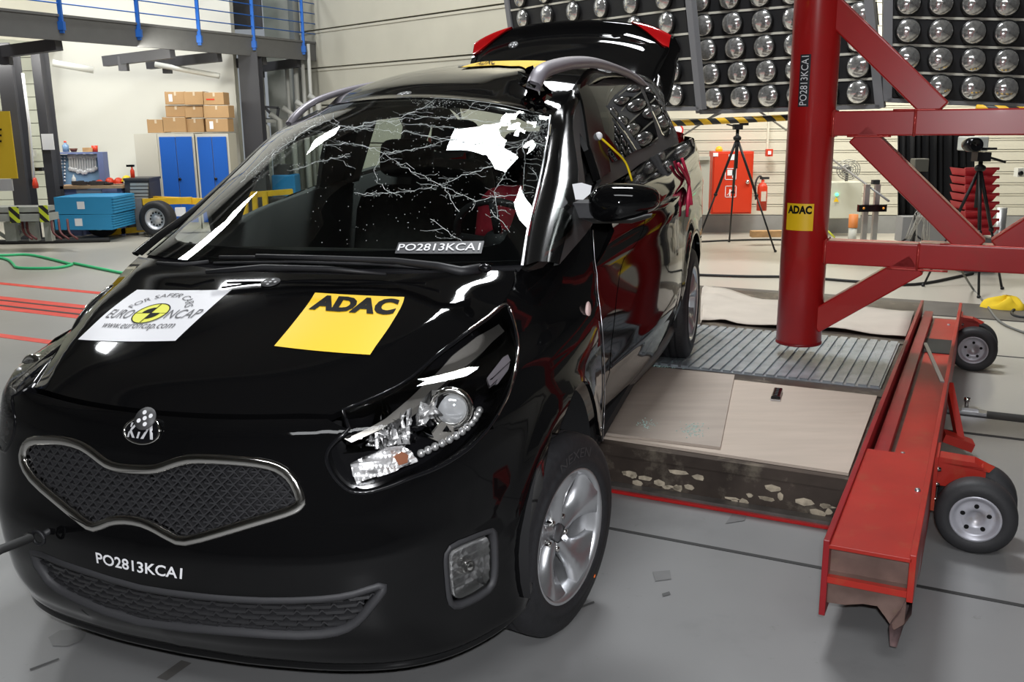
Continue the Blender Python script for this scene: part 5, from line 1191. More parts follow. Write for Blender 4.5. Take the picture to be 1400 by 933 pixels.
for k, (a, b) in enumerate((((925, 191), (985, 152)), ((1075, 178), (1035, 150)), ((960, 166), (985, 155)), ((1130, 212), (1215, 275)))):
    tube_thing('stay_rod', [P(*a, 12.9), P(*b, 10.4)], .012, GREYST, ['thin stay rod slanting up from behind the car', 'thin stay rod just left of the pole', 'short stay rod under the left lamp bank', 'slanting stay rod in front of the wall right of the pole'][k], 'rod')
o_ = place('round_sign', 926, 178, 13.1, 'small round white sign with red ring behind the car tail', 'sign'); mb = MB(); mb.lathe([(.0, -.01), (.065, -.01)], 20, 'y'); mb.build('face', WHITE, o_); mb = MB(); mb.lathe([(.062, -.012), (.082, -.012), (.082, .01)], 20, 'y'); mb.build('ring', mat('sign_red', (.65, .03, .03), .4), o_)
# red hydrant cabinet
FR = mat('signal_red', (.62, .045, .015), .38); yc = 12.9
cab = place('hydrant_cabinet', 1001, 293, yc, 'red fire hydrant cabinet on the back wall behind the tripod', 'cabinet')
mb = MB(); pxbox(mb, 972, 207, 1031, 293, yc, .25); adopt(mb.build('body', FR, bevel=.006), cab)
mb = MB(); pxbox(mb, 974, 209, 1029, 291, yc-.018, .017); door = adopt(mb.build('door', FR, bevel=.004), cab)
for (x0, y0, x1, y1, t) in ((991, 230, 1007, 246, 'hose'), (991, 254, 1007, 270, 'hand'), (996, 211, 1008, 219, 'p')):
    mb = MB(); A = P(x0, y1, yc-.020); B2 = P(x1, y0, yc-.020); w = .008
    if t == 'p': mb.box((A[0], yc-.022, A[2]), (B2[0], yc-.019, B2[2]))
    else:
        for q in (((A[0], A[2]), (B2[0], A[2]+w)), ((A[0], B2[2]-w), (B2[0], B2[2])), ((A[0], A[2]), (A[0]+w, B2[2])), ((B2[0]-w, A[2]), (B2[0], B2[2]))): mb.box((q[0][0], yc-.022, q[0][1]), (q[1][0], yc-.019, q[1][1]))
        cx, cz = (A[0]+B2[0])/2, (A[2]+B2[2])/2
        if t == 'hose': mb.box((cx-.045, yc-.022, cz-.02), (cx+.04, yc-.019, cz+.055)); mb.box((cx+.02, yc-.022, cz-.05), (cx+.04, yc-.019, cz+.055))
        else: mb.bar((cx-.05, yc-.021, cz-.05), (cx+.045, yc-.021, cz+.05), .004, .016, up=(0, 1, 0)); mb.box((cx-.02, yc-.022, cz-.06), (cx+.0, yc-.019, cz+.03))
    adopt(mb.build('pictogram', WHITE), cab)
mb = MB(); pxbox(mb, 975, 209, 982, 214, yc-.022, .004); adopt(mb.build('small_label', WHITE), cab)
mb = MB(); c = P(1021.5, 249, yc-.02); mb.lathe([(.0, -.03), (.022, -.03), (.026, -.015), (.026, 0)], 16, 'y', c); adopt(mb.build('lock', CHROME), cab)
mb = MB(); c = P(983, 205, yc+.1); mb.sphere(c, .05, 12, 8); o = mb.build('amber_beacon', mat('amber', (.85, .45, .02), .3)); tag(o, 'small amber beacon on top of the red cabinet', 'lamp')
# grey box beside it, skirting wood, extinguisher
ex = place('fire_extinguisher', 1041, 288, 12.6, 'red fire extinguisher with black hose hanging beside the red cabinet', 'extinguisher'); mb = MB(); c = P(1041, 288, 12.6); r = .065; h = P(1041, 250, 12.6)[2]-c[2]
mb.lathe([(.0, 0), (r, 0), (r, h*.86), (r*.7, h*.97), (.02, h), (.02, h+.04)], 18, 'z', c); adopt(mb.build('cylinder', FR), ex); mb = MB(); mb.tube(catmull([(c[0], c[1], c[2]+h+.04), (c[0]-.05, c[1]-.02, c[2]+h+.09), (c[0]-.10, c[1]-.03, c[2]+h), (c[0]-.09, c[1]-.03, c[2]+h*.4)], 4), .012, 6); mb.cbox((c[0]+.02, c[1], c[2]+h+.06), (.12, .03, .03)); adopt(mb.build('hose_and_handle', DPLAST), ex); mb = MB(); mb.box((c[0]-.03, c[1]-.068, c[2]+h*.35), (c[0]+.035, c[1]-.060, c[2]+h*.7)); adopt(mb.build('label_field', mat('pale_label', (.7, .6, .5), .5)), ex)
cp = place('call_point', 1052, 209, 13.0, 'small red and white call point on the wall right of the red cabinet', 'call point'); mb = MB(); pxbox(mb, 1047.5, 204, 1057, 214, 13.0, .06); adopt(mb.build('housing', FR), cp); mb = MB(); pxbox(mb, 1050, 206.5, 1054.5, 211.5, 12.99, .01); adopt(mb.build('window', WHITE), cp)
mb = MB(); pxbox(mb, 1048, 151, 1053, 204, 13.05, .03); o = mb.build('conduit', CREAM); tag(o, 'thin pale conduit running down to the call point', 'conduit')
mb = MB(); pxbox(mb, 1062, 146, 1075, 153, 10.5, .02); o = mb.build('red_sign', FR); tag(o, 'small red sign just left of the pole above the striped tube', 'sign')
mb = MB(); pxbox(mb, 1028, 316, 1074, 325, 11.8, .12); o = mb.build('wood_offcut', mat('raw_wood', (.50, .30, .14), .7, vary=.2, scale=10, stretch=(1, 8, 1))); tag(o, 'raw wooden plank lying against the wall left of the pole', 'plank')
mb = MB(); pxbox(mb, 953, 216, 971, 294, 12.85, .1); pxbox(mb, 953, 214, 971, 219, 12.8, .12); o = mb.build('wall_shutter', mat('shutter_grey', (.45, .44, .38), .6)); tag(o, 'narrow pale wall shutter left of the red cabinet', 'shutter')
# tripods
TRI = mat('tripod_black', (.018, .018, .02), .45, .3)
def tripod(cx, ytop, feet, Y, label, head=None):
    t = place('tripod', cx, ytop, Y, label, 'tripod'); hub = np.array(P(cx, ytop+14, Y))
    for f in feet:
        q = on_z(f[0], f[1], 0.0); k = q*.5+hub*.5; mb = MB(); mb.tube([hub, k], .016, 6); mb.tube([k, q], .011, 6); mb.sphere(k, .024, 8, 6); mb.sphere(q+[0, 0, .012], .018, 8, 6); adopt(mb.build('leg', TRI), t)
    mb = MB(); mb.tube([hub+[0, 0, -.35], hub+[0, 0, .10]], .020, 8); mb.sphere(hub, .05, 10, 6, (1, 1, .7)); adopt(mb.build('column', TRI), t); return t, hub
t, hub = tripod(1008, 175, [(950, 340), (997, 331), (1060, 345)], 11.4, 'black tripod standing in front of the red cabinet')
mb = MB(); c = hub+np.array([0, 0, .13]); mb.cbox(c, (.10, .10, .06)); mb.cbox(c+[.07, 0, .04], (.10, .05, .05)); mb.tube([c, c+[-.14, -.05, .03]], .010, 6); mb.cbox(c+[0, 0, .06], (.13, .07, .02)); adopt(mb.build('pan_head', TRI), t)
t, hub = tripod(1340, 216, [(1262, 392), (1338, 408), (1370, 396)], 8.6, 'black tripod holding a boxed camera near the right edge')
mb = MB(); c = hub+np.array([0, 0, .10]); mb.cbox(c, (.12, .12, .08)); mb.cbox(c+[.0, 0, .07], (.22, .10, .02)); mb.tube([c+[.05, 0, 0], c+[.22, 0, -.05]], .012, 6); adopt(mb.build('pan_head', TRI), t)
cm = place('boxed_camera', 1342, 205, 8.6, 'white housed camera with black lens on the tripod at the right', 'camera'); mb = MB(); pxbox(mb, 1329, 187, 1353, 207, 8.55, .30); adopt(mb.build('housing', mat('off_white_metal', (.55, .57, .53), .5), bevel=.01), cm)
mb = MB(); c = np.array(P(1326, 198, 8.5)); mb.lathe([(.0, -.10), (.045, -.12), (.062, -.12), (.062, .02), (.05, .06)], 18, 'y', c); mb.tube([c, c+[.10, .08, 0]], .05, 12); adopt(mb.build('lens', GLOSSB), cm)
# stack of red bins behind it
RB = mat('red_bin', (.62, .035, .05), .45)
for i in range(8):
    y0 = 232+i*11.6; q0 = np.array(P(1316, y0+9, 9.6)); q1 = np.array(P(1362, y0, 9.6)); mb = MB(); w = q1[0]-q0[0]; h = q1[2]-q0[2]; cx = (q0[0]+q1[0])/2
    bn = empty('red_bin', (float(cx), 9.6, float(q0[2])), '', 'bin', 'stacked red bins'); bn['label'] = 'red storage bin in the stack by the right tripod' 
    bn['label'] = ['topmost', 'second from the top', 'third from the top', 'fourth from the top', 'fifth from the top', 'sixth from the top', 'seventh from the top', 'lowest'][i]+' red plastic bin of the stack behind the right tripod'
    V = []
    for (z, s, o) in ((0, .80, 0), (h*1.2, 1.0, -.04), (h*1.2, .95, -.03), (.01, .76, .0)):
        V += [(-w/2*s, -.0+o, z), (w/2*s, o, z), (w/2*s, .3, z), (-w/2*s, .3, z)]
    F = []
    for k in range(3): F += [(k*4+j, k*4+(j+1) % 4, k*4+4+(j+1) % 4, k*4+4+j) for j in range(4)]
    mb.add(V, F+[(3, 2, 1, 0), (12, 13, 14, 15)]); mb.build('shell', RB, bn); mb = MB(); mb.tube([(-w/2*1.02, -.045, h*1.18), (w/2*1.02, -.045, h*1.18)], .016, 6); mb.build('rim', RB, bn)
mb = MB(); q0 = np.array(P(1339, 326, 9.6)); mb.box((q0[0]-.17, 9.55, 0), (q0[0]+.17, 9.9, q0[2]+.0)); o = mb.build('bin_stand', GREYST); tag(o, 'grey stand under the stack of red bins', 'stand')
# black curtain
mb = MB(); G = []; xs = np.linspace(1228, 1334, 70)
for k, (yt) in enumerate((0, .33, .66, 1)):
    L = []
    for i, x in enumerate(xs):
        y = 158+(314-158)*yt; A = np.array(P(x, y, 11.4)); A[1] += .05*math.sin(i*.95)+.03*math.sin(i*.37); L.append(A)
    G.append(L)
c = np.mean(np.array(G).reshape(-1, 3), 0); mb.grid(np.array(G)-c); o = mb.build('black_curtain', mat('black_cloth', (.010, .010, .011), .9)); o.location = c; tag(o, 'black curtain hanging in front of the back wall at the right', 'curtain'); s = o.modifiers.new('thickness', 'SOLIDIFY'); s.thickness = .006
tube_thing('curtain_rail', [P(1222, 157, 11.4), P(1340, 157, 11.4)], .02, GREYST, 'grey rail carrying the black curtain', 'rail')
# control cabinet, wire fan guard, profile stand
cc = place('control_cabinet', 1158, 299, 12.6, 'beige control cabinet with a green lamp and warning triangle behind the arm', 'cabinet'); mb = MB(); pxbox(mb, 1133, 249, 1180, 299, 12.6, .3); adopt(mb.build('body', mat('beige_steel', (.60, .60, .50), .5), bevel=.008), cc)
mb = MB(); mb.lathe([(.0, -.02), (.02, -.02), (.022, 0)], 12, 'y', P(1144, 266, 12.6)); adopt(mb.build('green_lamp', mat('green_pilot', (.1, .9, .4), .3, emit=2.0)), cc)
mb = MB(); a, b, c = P(1139.5, 276, 12.58), P(1147, 276, 12.58), P(1143.3, 269.5, 12.58); mb.add([a, b, c], [(0, 1, 2)]); adopt(mb.build('warning_triangle', YELLOWS), cc)
fg = place('wire_fan', 1160, 232, 12.4, 'round wire fan guard above the beige control cabinet', 'fan'); mb = MB(); c = np.array(P(1160, 232, 12.3)); R = P(1176, 232, 12.3)[0]-c[0]
for r in (1, .8, .6, .35): mb.tube([c+[R*r*math.cos(t), -.03*(1-r), R*.85*r*math.sin(t)] for t in np.linspace(0, 2*math.pi, 29)], .0055, 4, cap=False)
for k in range(12): mb.tube([c, c+[R*math.cos(k*math.pi/6), 0, R*.85*math.sin(k*math.pi/6)]], .004, 4)
adopt(mb.build('guard', mat('wire_grey', (.45, .45, .42), .4, .6)), fg); mb = MB(); mb.tube([c+[0, .05, 0], c+[0, .75, 0]], .02, 6); mb.tube([c+[0, .05, 0], c+[0, .05, -R*1.0]], .02, 6); mb.sphere(c+[0, .06, 0], .06, 10, 8); adopt(mb.build('motor', GREYST), fg)
ps = place('profile_stand', 1195, 330, 11.0, 'aluminium profile stand with a black light barrier bar behind the arms', 'stand', z=0.0)
ALU = mat('aluminium_profile', (.62, .63, .62), .35, .8)
mb = MB()
for x in (1183, 1197): A = P(x, 329, 11.0); B2 = P(x, 252, 11.0); mb.cbox(((A[0]+B2[0])/2, 11.0, B2[2]/2), (.055, .055, B2[2]))
A = P(1177, 255, 11.0); mb.cbox(((P(1183, 300, 11)[0]+P(1197, 300, 11)[0])/2, 11.0, .06), (.35, .4, .05)); adopt(mb.build('uprights', ALU), ps)
mb = MB(); pxbox(mb, 1174, 280, 1213, 290, 10.9, .06); adopt(mb.build('light_bar', GLOSSB), ps); mb = MB(); [mb.sphere(P(x, 285, 10.89), .014, 8, 6) for x in (1181, 1208)]; adopt(mb.build('indicator', mat('orange_pilot', (.9, .35, .05), .3)), ps); mb = MB(); mb.cbox(P(1197, 249, 11.0), (.08, .06, .05)); adopt(mb.build('cap', DPLAST), ps)
# work lamp and grey bollard, orange post, wall box, silver bottle
o_ = place('work_lamp', 1260, 226, 10.8, 'dark work lamp head on a stand in front of the curtain', 'lamp'); mb = MB(); pxbox(mb, 1250, 217, 1271, 235, 10.8, .14); adopt(mb.build('head', mat('olive_housing', (.10, .10, .085), .5), bevel=.01), o_); mb = MB(); A = P(1257, 235, 10.85); mb.tube([A, (A[0], A[1], .0)], .016, 8); [mb.tube([(A[0], A[1], .25), (A[0]+dx, A[1]+dy, .01)], .012, 6) for dx, dy in ((.3, 0), (-.2, .25), (-.2, -.25))]; adopt(mb.build('stand', TRI), o_)
o_ = place('marker_post', 1166, 325, 11.6, 'short grey post with an orange top behind the lower arm', 'post'); c = P(1165, 325, 11.6); mb = MB(); mb.lathe([(.0, 0), (.05, 0), (.05, .24), (.0, .24)], 14, 'z', (c[0], c[1], 0)); adopt(mb.build('tube', mat('pale_tube', (.5, .5, .45), .5)), o_); mb = MB(); mb.lathe([(.055, .24), (.055, .40), (.0, .40)], 14, 'z', (c[0], c[1], 0)); adopt(mb.build('orange_cap', mat('dull_orange', (.60, .20, .05), .5)), o_)
o_ = place('wall_camera', 1392, 237, 12.0, 'small pale camera fixed to the wall at the right edge', 'camera'); mb = MB(); pxbox(mb, 1391, 230, 1403, 242, 12.0, .1); adopt(mb.build('body', mat('pale_box', (.6, .6, .56), .5)), o_); mb = MB(); mb.lathe([(.0, -.02), (.03, -.02), (.03, 0)], 12, 'y', P(1395, 237, 12.0)); adopt(mb.build('eye', GLOSSB), o_)
o_ = place('silver_cylinder', 1366, 312, 10.2, 'silver cylinder standing right of the red bins', 'cylinder'); c = P(1366, 320, 10.2); mb = MB(); mb.lathe([(.0, 0), (.055, 0), (.055, P(1366, 284, 10.2)[2]), (.05, P(1366, 284, 10.2)[2]), (.0, P(1366, 284, 10.2)[2])], 16, 'z', (c[0], c[1], 0)); adopt(mb.build('shell', ALU), o_)
# grey crate and pipes under the curtain
o = MB(); pxbox(o, 1232, 296, 1330, 331, 11.05, .2); o = o.build('low_bench', mat('bench_grey', (.30, .30, .30), .6)); tag(o, 'low grey bench under the black curtain', 'bench')
# cables on the floor
CAB = mat('cable_black', (.02, .02, .02), .6); CABG = mat('cable_grey', (.16, .16, .15), .6)
def floor_cable(name, px, r, m, label, cat='cable', zs=None, n=6):
    pts = [on_z(x, y, 0.0) for x, y in px]; pts = catmull(pts, n); pts[:, 2] = r*1.05; return tube_thing(name, [tuple(p) for p in pts], r, m, label, cat, n=6)
floor_cable('floor_cable', [(955, 378), (1020, 380), (1090, 381), (1170, 387), (1250, 391), (1330, 376)], .014, CAB, 'black cable running across the floor behind the sled')
floor_cable('floor_cable', [(955, 332), (1000, 330), (1060, 329), (1120, 332)], .012, CAB, 'thin dark cable on the floor near the back wall')
p0 = P(1312, 366, 7.5); pts = catmull([p0, on_z(1330, 395, .02), on_z(1348, 416, .015), on_z(1370, 442, .012), on_z(1420, 462, .012)], 6); tube_thing('hanging_cable', [tuple(p) for p in pts], .009, CABG, 'grey cable hanging from the lower arm down to the floor at the right', 'cable')
floor_cable('floor_cable', [(1420, 420), (1392, 424), (1383, 429), (1390, 435), (1420, 438)], .012, CAB, 'black cable loop at the right edge')
wires = MB(); rw_ = random.Random(2)
for i in range(9):
    a = np.array(P(1240+rw_.uniform(0, 8), 296, 10.6)); b = np.array(P(1268+rw_.uniform(-12, 6), 292, 10.6)); m_ = (a+b)/2+[rw_.uniform(-.08, .08), -.1, rw_.uniform(.0, .16)]; wires.tube(catmull([a+[0, 0, -.25], m_, b+[0, 0, -.3]], 5), .004, 4)
c = np.mean(wires.v, 0); wires.v = [tuple(np.array(v)-c) for v in wires.v]; o = wires.build('cable_bundle', mat('pale_wire', (.6, .6, .58), .5)); o.location = c; tag(o, 'tangle of thin pale wires in front of the curtain', 'wires', kind='stuff')
# yellow duster
mb = MB(); c = on_z(1374, 422, 0); G = []
for i in range(7):
    ph = math.pi/2*i/6; G.append([(c[0]+.17*math.cos(t)*math.sin(ph)*(1+.2*math.sin(3*t)), c[1]+.14*math.sin(t)*math.sin(ph)*(1+.15*math.cos(2*t+1)), .002+.085*math.cos(ph)*(1+.35*math.sin(4*t+i))) for t in np.linspace(0, 2*math.pi, 20, endpoint=False)])
mb.grid(np.array(G)-np.array([c[0], c[1], 0]), wrap=True, flip=True); o = mb.build('yellow_duster', mat('yellow_cloth', (.80, .55, .02), .8)); o.location = (c[0], c[1], 0); tag(o, 'crumpled yellow duster on the floor at the right', 'cloth')
o_ = empty('spray_can', tuple(on_z(1141, 327, .0)), 'small yellow green nozzle lying behind the lower arm', 'nozzle'); mb = MB(); mb.tube([(0, 0, .02), (-.12, .0, .13)], .012, 6); mb.build('body', mat('lime', (.6, .65, .05), .5), o_)
# ================================================================== BACKGROUND, LEFT SIDE
DCOL = mat('dark_column', (.055, .055, .062), .55); FASC = mat('grey_fascia', (.105, .105, .105), .6, vary=.05)
def column(name, bx0, bx1, by, Y, label, top=7.4, dep=.25):
    A = on_y(bx0, by, Y); B2 = on_y(bx1, by, Y); mb = MB(); w = B2[0]-A[0]; mb.box((0, 0, 0), (w, .02, top)); mb.box((0, dep, 0), (w, dep+.02, top)); mb.box((w/2-.012, .02, 0), (w/2+.012, dep, top)); mb.box((-.05, -.05, 0), (w+.05, dep+.07, .03)); o = mb.build(name, DCOL); o.location = (A[0], Y, 0); return tag(o, label, 'column')
column('steel_column', 20, 40, 285, 13.05, 'dark steel column at the left edge beside the yellow banner', top=2.62)
column('steel_column', 66, 78, 280, 13.4, 'dark steel column left of the tool board', top=2.62)
column('steel_column', 334, 360, 200, 15.2, 'broad dark steel column right of the blue lockers', top=2.62)
# gallery girder along the left, with brackets, blue railing and wires
F0 = np.array(P(0, 13, 11.5)); F1 = np.array([F0[0]+BV[0]*6.1, F0[1]+BV[1]*6.1, F0[2]]); FS = F0-BV*6
gal = empty('gallery', (float(F0[0]), float(F0[1]), 2.6), 'grey steel gallery with black brackets and blue railing along the upper left', 'gallery')
gz1 = F0[2]; gz0 = gz1-.29
mb = MB(); mb.bar((FS[0], FS[1], (gz0+gz1)/2), (F1[0], F1[1], (gz0+gz1)/2), .06, gz1-gz0); mb.bar((FS[0], FS[1], gz1), (F1[0], F1[1], gz1), .10, .03); adopt(mb.build('fascia', FASC), gal)
mb = MB(); q = np.array([-BV[1], BV[0], 0])
mb.add([tuple(FS+[0, 0, -.02]), tuple(F1+[0, 0, -.02]), tuple(F1+q*.3+[0, 0, -.02]), tuple(FS+q*1.5+[0, 0, -.02]), tuple(FS+[0, 0, -.08]), tuple(F1+[0, 0, -.08]), tuple(F1+q*.3+[0, 0, -.08]), tuple(FS+q*1.5+[0, 0, -.08])], [(0, 1, 2, 3), (7, 6, 5, 4), (0, 4, 5, 1), (1, 5, 6, 2), (2, 6, 7, 3), (3, 7, 4, 0)]); adopt(mb.build('deck', FASC), gal)
for (x, y, L) in ((60, 62, 1.2), (190, 76, 1.2), (255, 80, 1.3), (325, 88, 1.2), (385, 88, 1.1)):
    s = (np.interp(x, [0, 420], [0, 6.0])); c = F0+BV*s; mb = MB(); z = gz0-.06; mb.bar((c[0]-.10, c[1], z+.02), (c[0]-L, c[1]+.35, z-.06), .12, .14); mb.box((c[0]-L*.8, c[1]+.2, z-.2), (c[0]-L*.8+.12, c[1]+.3, z)); adopt(mb.build('bracket', DCOL), gal)
BLUE = mat('railing_blue', (.02, .13, .50), .45)
rl = bpy.data.objects.new('railing', None); COL.objects.link(rl); rl.location = (float(F0[0]), float(F0[1]), float(gz1)); rl['label'] = 'blue railing with thin wires'
for x in (78, 169, 244, 310, 372):
    s = np.interp(x, [0, 78, 169, 244, 310, 372, 420], [0, .75, 1.95, 3.05, 4.2, 5.4, 6.0]); c = F0+BV*s+np.array([.05, 0, 0]); mb = MB(); mb.cbox((c[0], c[1], gz1+.42), (.045, .045, 1.25)); mb.cbox((c[0], c[1], gz1-.12), (.07, .07, .10)); adopt(mb.build('post', BLUE), rl)
mb = MB()
for h in (.14, .30, .46, .62): mb.tube([FS+[.05, 0, h], F1+[.05, 0, h]], .008, 4)
mb.bar(tuple(FS+np.array([.05, 0, 1.0])), tuple(F1+np.array([.05, 0, 1.0])), .05, .03); adopt(mb.build('wires', BLUE), rl)
rl.parent = gal; rl.matrix_parent_inverse = gal.matrix_basis.inverted()
# things above the gallery: boards, window, pipes
mb = MB(); UW = []
for i in range(8): mb = MB(); z = gz1+.05+i*.22; A = F0-BV*5-q*-0+q*2.9; B2 = F0+BV*4.2+q*2.9; mb.bar((A[0], A[1], z), (B2[0], B2[1], z), .04, .205); o = mb.build('wall_board', CREAM, wl)
WIN = mat('daylight_pane', (.35, .75, .85), .3, emit=.8)
wn = empty('window_1', P(288, 12, 16.4)); wn['kind'] = 'structure'; mb = MB(); pxbox(mb, 272, -60, 308, 44, 16.5, .03); adopt(mb.build('pane', WIN), wn); mb = MB(); [pxbox(mb, x, -60, x+4, 46, 16.42, .08) for x in (269, 288, 306)]; adopt(mb.build('window_frame', mat('teal_frame', (.02, .10, .14), .4)), wn)
mb = MB(); pxbox(mb, 318, -60, 352, 40, 16.45, .05); o = mb.build('dark_opening_panel', DCOL); tag(o, 'dark panel between the blue posts on the gallery', 'panel')
PIPE = mat('grey_pipe', (.46, .46, .43), .45)
for k, (x, y0, y1, Y, r) in enumerate(((262, -60, 44, 16.3, .05), (270, -60, 44, 16.3, .05), (357, 92, 330, 16.9, .04), (390, 60, 330, 16.7, .035), (402, 60, 330, 16.6, .045), (412, 60, 330, 16.5, .035), (421, 60, 330, 16.4, .03))):
    a = np.array(P(x, y0, Y)); b = np.array(P(x, y1, Y)); b[0] = a[0]; b[2] = max(b[2], 0) if k > 1 else b[2]; tube_thing('wall_pipe', [tuple(b), tuple(a)], r, PIPE, ['pale pipe beside the gallery window, left one', 'pale pipe beside the gallery window, right one', 'pale pipe just right of the broad column', 'leftmost of the pipes beside the sectional door', 'thickest of the pipes beside the sectional door', 'third of the pipes beside the sectional door', 'pipe nearest the sectional door'][k], 'pipe')
DW = mat('door_white_trunk', (.6, .6, .55), .5)
# pipework seen low through the windscreen
pw = empty('pipe_bank', (-4.0, 16.2, 0), 'bank of pale pipes with elbows low on the recess wall', 'pipes')
for i in range(5): x = -4.05+i*.22; mb = MB(); mb.tube([(x, 16.25, 0), (x, 16.25, 1.5+.1*i), (x-.15, 16.25, 1.6+.1*i)], .05, 8); adopt(mb.build('pipe', PIPE), pw)
# recess shelf with a dark bracket
o = MB(); pxbox(o, 352, 163, 392, 168, 16.5, .6); o = o.build('wall_shelf', mat('shelf_pale', (.5, .5, .46), .6)); tag(o, 'pale shelf in the recess right of the broad column', 'shelf')
o = MB(); A = np.array(P(365, 156, 16.6)); [o.bar(tuple(A+np.array(a)), tuple(A+np.array(b)), .04, .04) for a, b in (((-.10, 0, -.08), (-.04, 0, .12)), ((-.04, 0, .12), (.20, 0, .10)), ((.20, 0, .10), (.16, 0, -.10)), ((.16, 0, -.10), (-.10, 0, -.08)), ((-.04, 0, .12), (.16, 0, -.10)))]; o = o.build('metal_bracket', DCOL); tag(o, 'dark metal bracket lying on the recess shelf', 'bracket')
# white tube light under the gallery
tube_thing('tube_light', [P(72, 86, 14.6), P(128, 96, 14.8)], .05, mat('tube_light_white', (.75, .75, .7), .4), 'white tube light under the gallery', 'lamp')
tube_thing('tube_light', [P(212, 88, 14.9), P(300, 104, 15.0)], .04, MATS['tube_light_white'], 'longer white tube light further right under the gallery', 'lamp')
# lockers
LK = mat('locker_body', (.55, .53, .46), .5); LKB = mat('locker_blue', (.015, .105, .46), .42, vary=.06, scale=1)
def locker(x0, x1, xs, label, handle=None):
    Y = 14.5; r = place('locker', (x0+x1)/2, 300, Y, label, 'cabinet', z=0.0); top = P(x0, 183, Y)[2]; A = P(x0, 200, Y)[0]; B2 = P(x1, 200, Y)[0]
    mb = MB(); mb.box((A, Y, 0), (B2, Y+.42, top)); adopt(mb.build('body', LK), r)
    m = (A+B2)/2
    for k, (a, b) in enumerate(((A+.03, m-.004), (m+.004, B2-.03))):
        mb = MB(); mb.box((a, Y-.022, .10), (b, Y-.001, top-.045)); adopt(mb.build('door', LKB, bevel=.004), r)
    mb = MB(); mb.lathe([(.0, -.045), (.020, -.045), (.022, -.02)], 12, 'y', (m+.02, Y, P(245, 245, Y)[2])); adopt(mb.build('handle', GLOSSB), r); return r
locker(216, 266, 0, 'grey locker with blue doors, the left one of the pair'); locker(268, 313, 0, 'grey locker with blue doors, the right one beside the windscreen')
mb = MB(); pxbox(mb, 197, 183, 214, 330, 14.52, .42); o = mb.build('locker_side_panel', LK); tag(o, 'pale flank unit left of the blue lockers', 'cabinet')
# cardboard boxes
CB = mat('cardboard', (.44, .27, .13), .75, vary=.06, scale=3); TAPE = mat('parcel_tape', (.62, .50, .36), .4)
for (x0, y0, x1, y1, lb) in ((202, 163, 223, 182, 'small pale carton at the left end of the bottom row'), (223, 160, 253, 181, 'cardboard carton, second from the left in the bottom row'), (254, 162, 278, 181, 'cardboard carton in the middle of the bottom row'), (282, 162, 311, 180.5, 'cardboard carton at the right end of the bottom row'), (227, 144, 253, 160, 'cardboard carton in the middle row, left'), (253.5, 144, 277, 161, 'cardboard carton in the middle row, centre'), (279, 144, 312, 161.5, 'long cardboard carton in the middle row, right'), (226, 125, 252, 143, 'cardboard carton in the top row, left'), (252.5, 125, 277, 143.5, 'cardboard carton in the top row, centre'), (279, 126, 305, 143.5, 'open topped carton with red print in the top row, right')):
    Y = 14.55+.06*((x0 % 3)-1); bx = place('carton', (x0+x1)/2, y1, Y, lb, 'box', 'cartons on the lockers'); mb = MB(); pxbox(mb, x0, y0, x1, y1, Y, .30); adopt(mb.build('box', CB, bevel=.006), bx)
    mb = MB(); xm = (x0+x1)/2; pxbox(mb, xm-1.2, y0+.4, xm+1.2, y0+6, Y-.004, .004); pxbox(mb, x0+1, y0, x1-1, y0+1, Y-.003, .01); adopt(mb.build('tape', TAPE), bx)
    if x0 in (226, 282): mb = MB(); pxbox(mb, x0+5, y0+4, x0+9, y1-4, Y-.004, .004); adopt(mb.build('paper_label', WHITE), bx)
    if x0 == 279 and y0 == 126: mb = MB(); pxbox(mb, x0+3, y0+9, x0+14, y0+11, Y-.004, .004); adopt(mb.build('red_print', FR), bx)
# tool board, bench, bottle, helmets
YB = 14.2; TB = mat('tool_board_blue', (.14, .24, .36), .5); TBF = mat('tool_board_frame', (.16, .20, .38), .5)
tb = place('tool_board', 108, 252, YB, 'blue grey tool board with rows of spanners above the bench', 'tool board'); mb = MB(); pxbox(mb, 76, 211, 139, 253, YB, .03); adopt(mb.build('panel', TB), tb)
mb = MB(); pxbox(mb, 74, 208, 140, 211, YB-.10, .13); pxbox(mb, 74, 208, 76.5, 253, YB-.10, .13); pxbox(mb, 137, 208, 140, 253, YB-.14, .17); adopt(mb.build('frame', TBF), tb)
SP = mat('spanner_chrome', (.62, .63, .65), .3, .35); rt = random.Random(9)
for i, x in enumerate((95, 98.5, 102, 105.5, 109, 112.5, 116, 119.5, 123, 126.5, 130)):
    L = 22-abs(5-i)*1.0; y0 = 214+rt.uniform(-1, 1); A = np.array(P(x, y0, YB-.015)); B2 = np.array(P(x+1, y0+L, YB-.015)); mb = MB(); mb.bar(tuple(A), tuple(B2), .030, .012, up=(0, 1, 0)); mb.sphere(A, .038, 8, 5, (1, .3, 1)); mb.sphere(B2, .034, 8, 5, (1, .3, 1)); c = A.copy(); o = mb.build('spanner', SP); c = Vector(A); o.data.transform(Matrix.Translation(-c)); o.location = c; tag(o, ['leftmost', 'second', 'third', 'fourth', 'fifth', 'middle', 'seventh', 'eighth', 'ninth', 'tenth', 'rightmost'][i]+' chrome spanner from the left hanging on the blue tool board', 'spanner', 'spanners on the tool board')
mb = MB()
for r in range(8):
    for k in range(3): mb.sphere(P(79.5+k*4.5, 215+r*4.6, YB-.012), .017, 6, 4)
o = mb.build('small_sockets', SP); c = Vector(P(84, 231, YB)); o.data.transform(Matrix.Translation(-c)); o.location = c; tag(o, 'rows of small chrome sockets at the left of the tool board', 'sockets', kind='stuff')
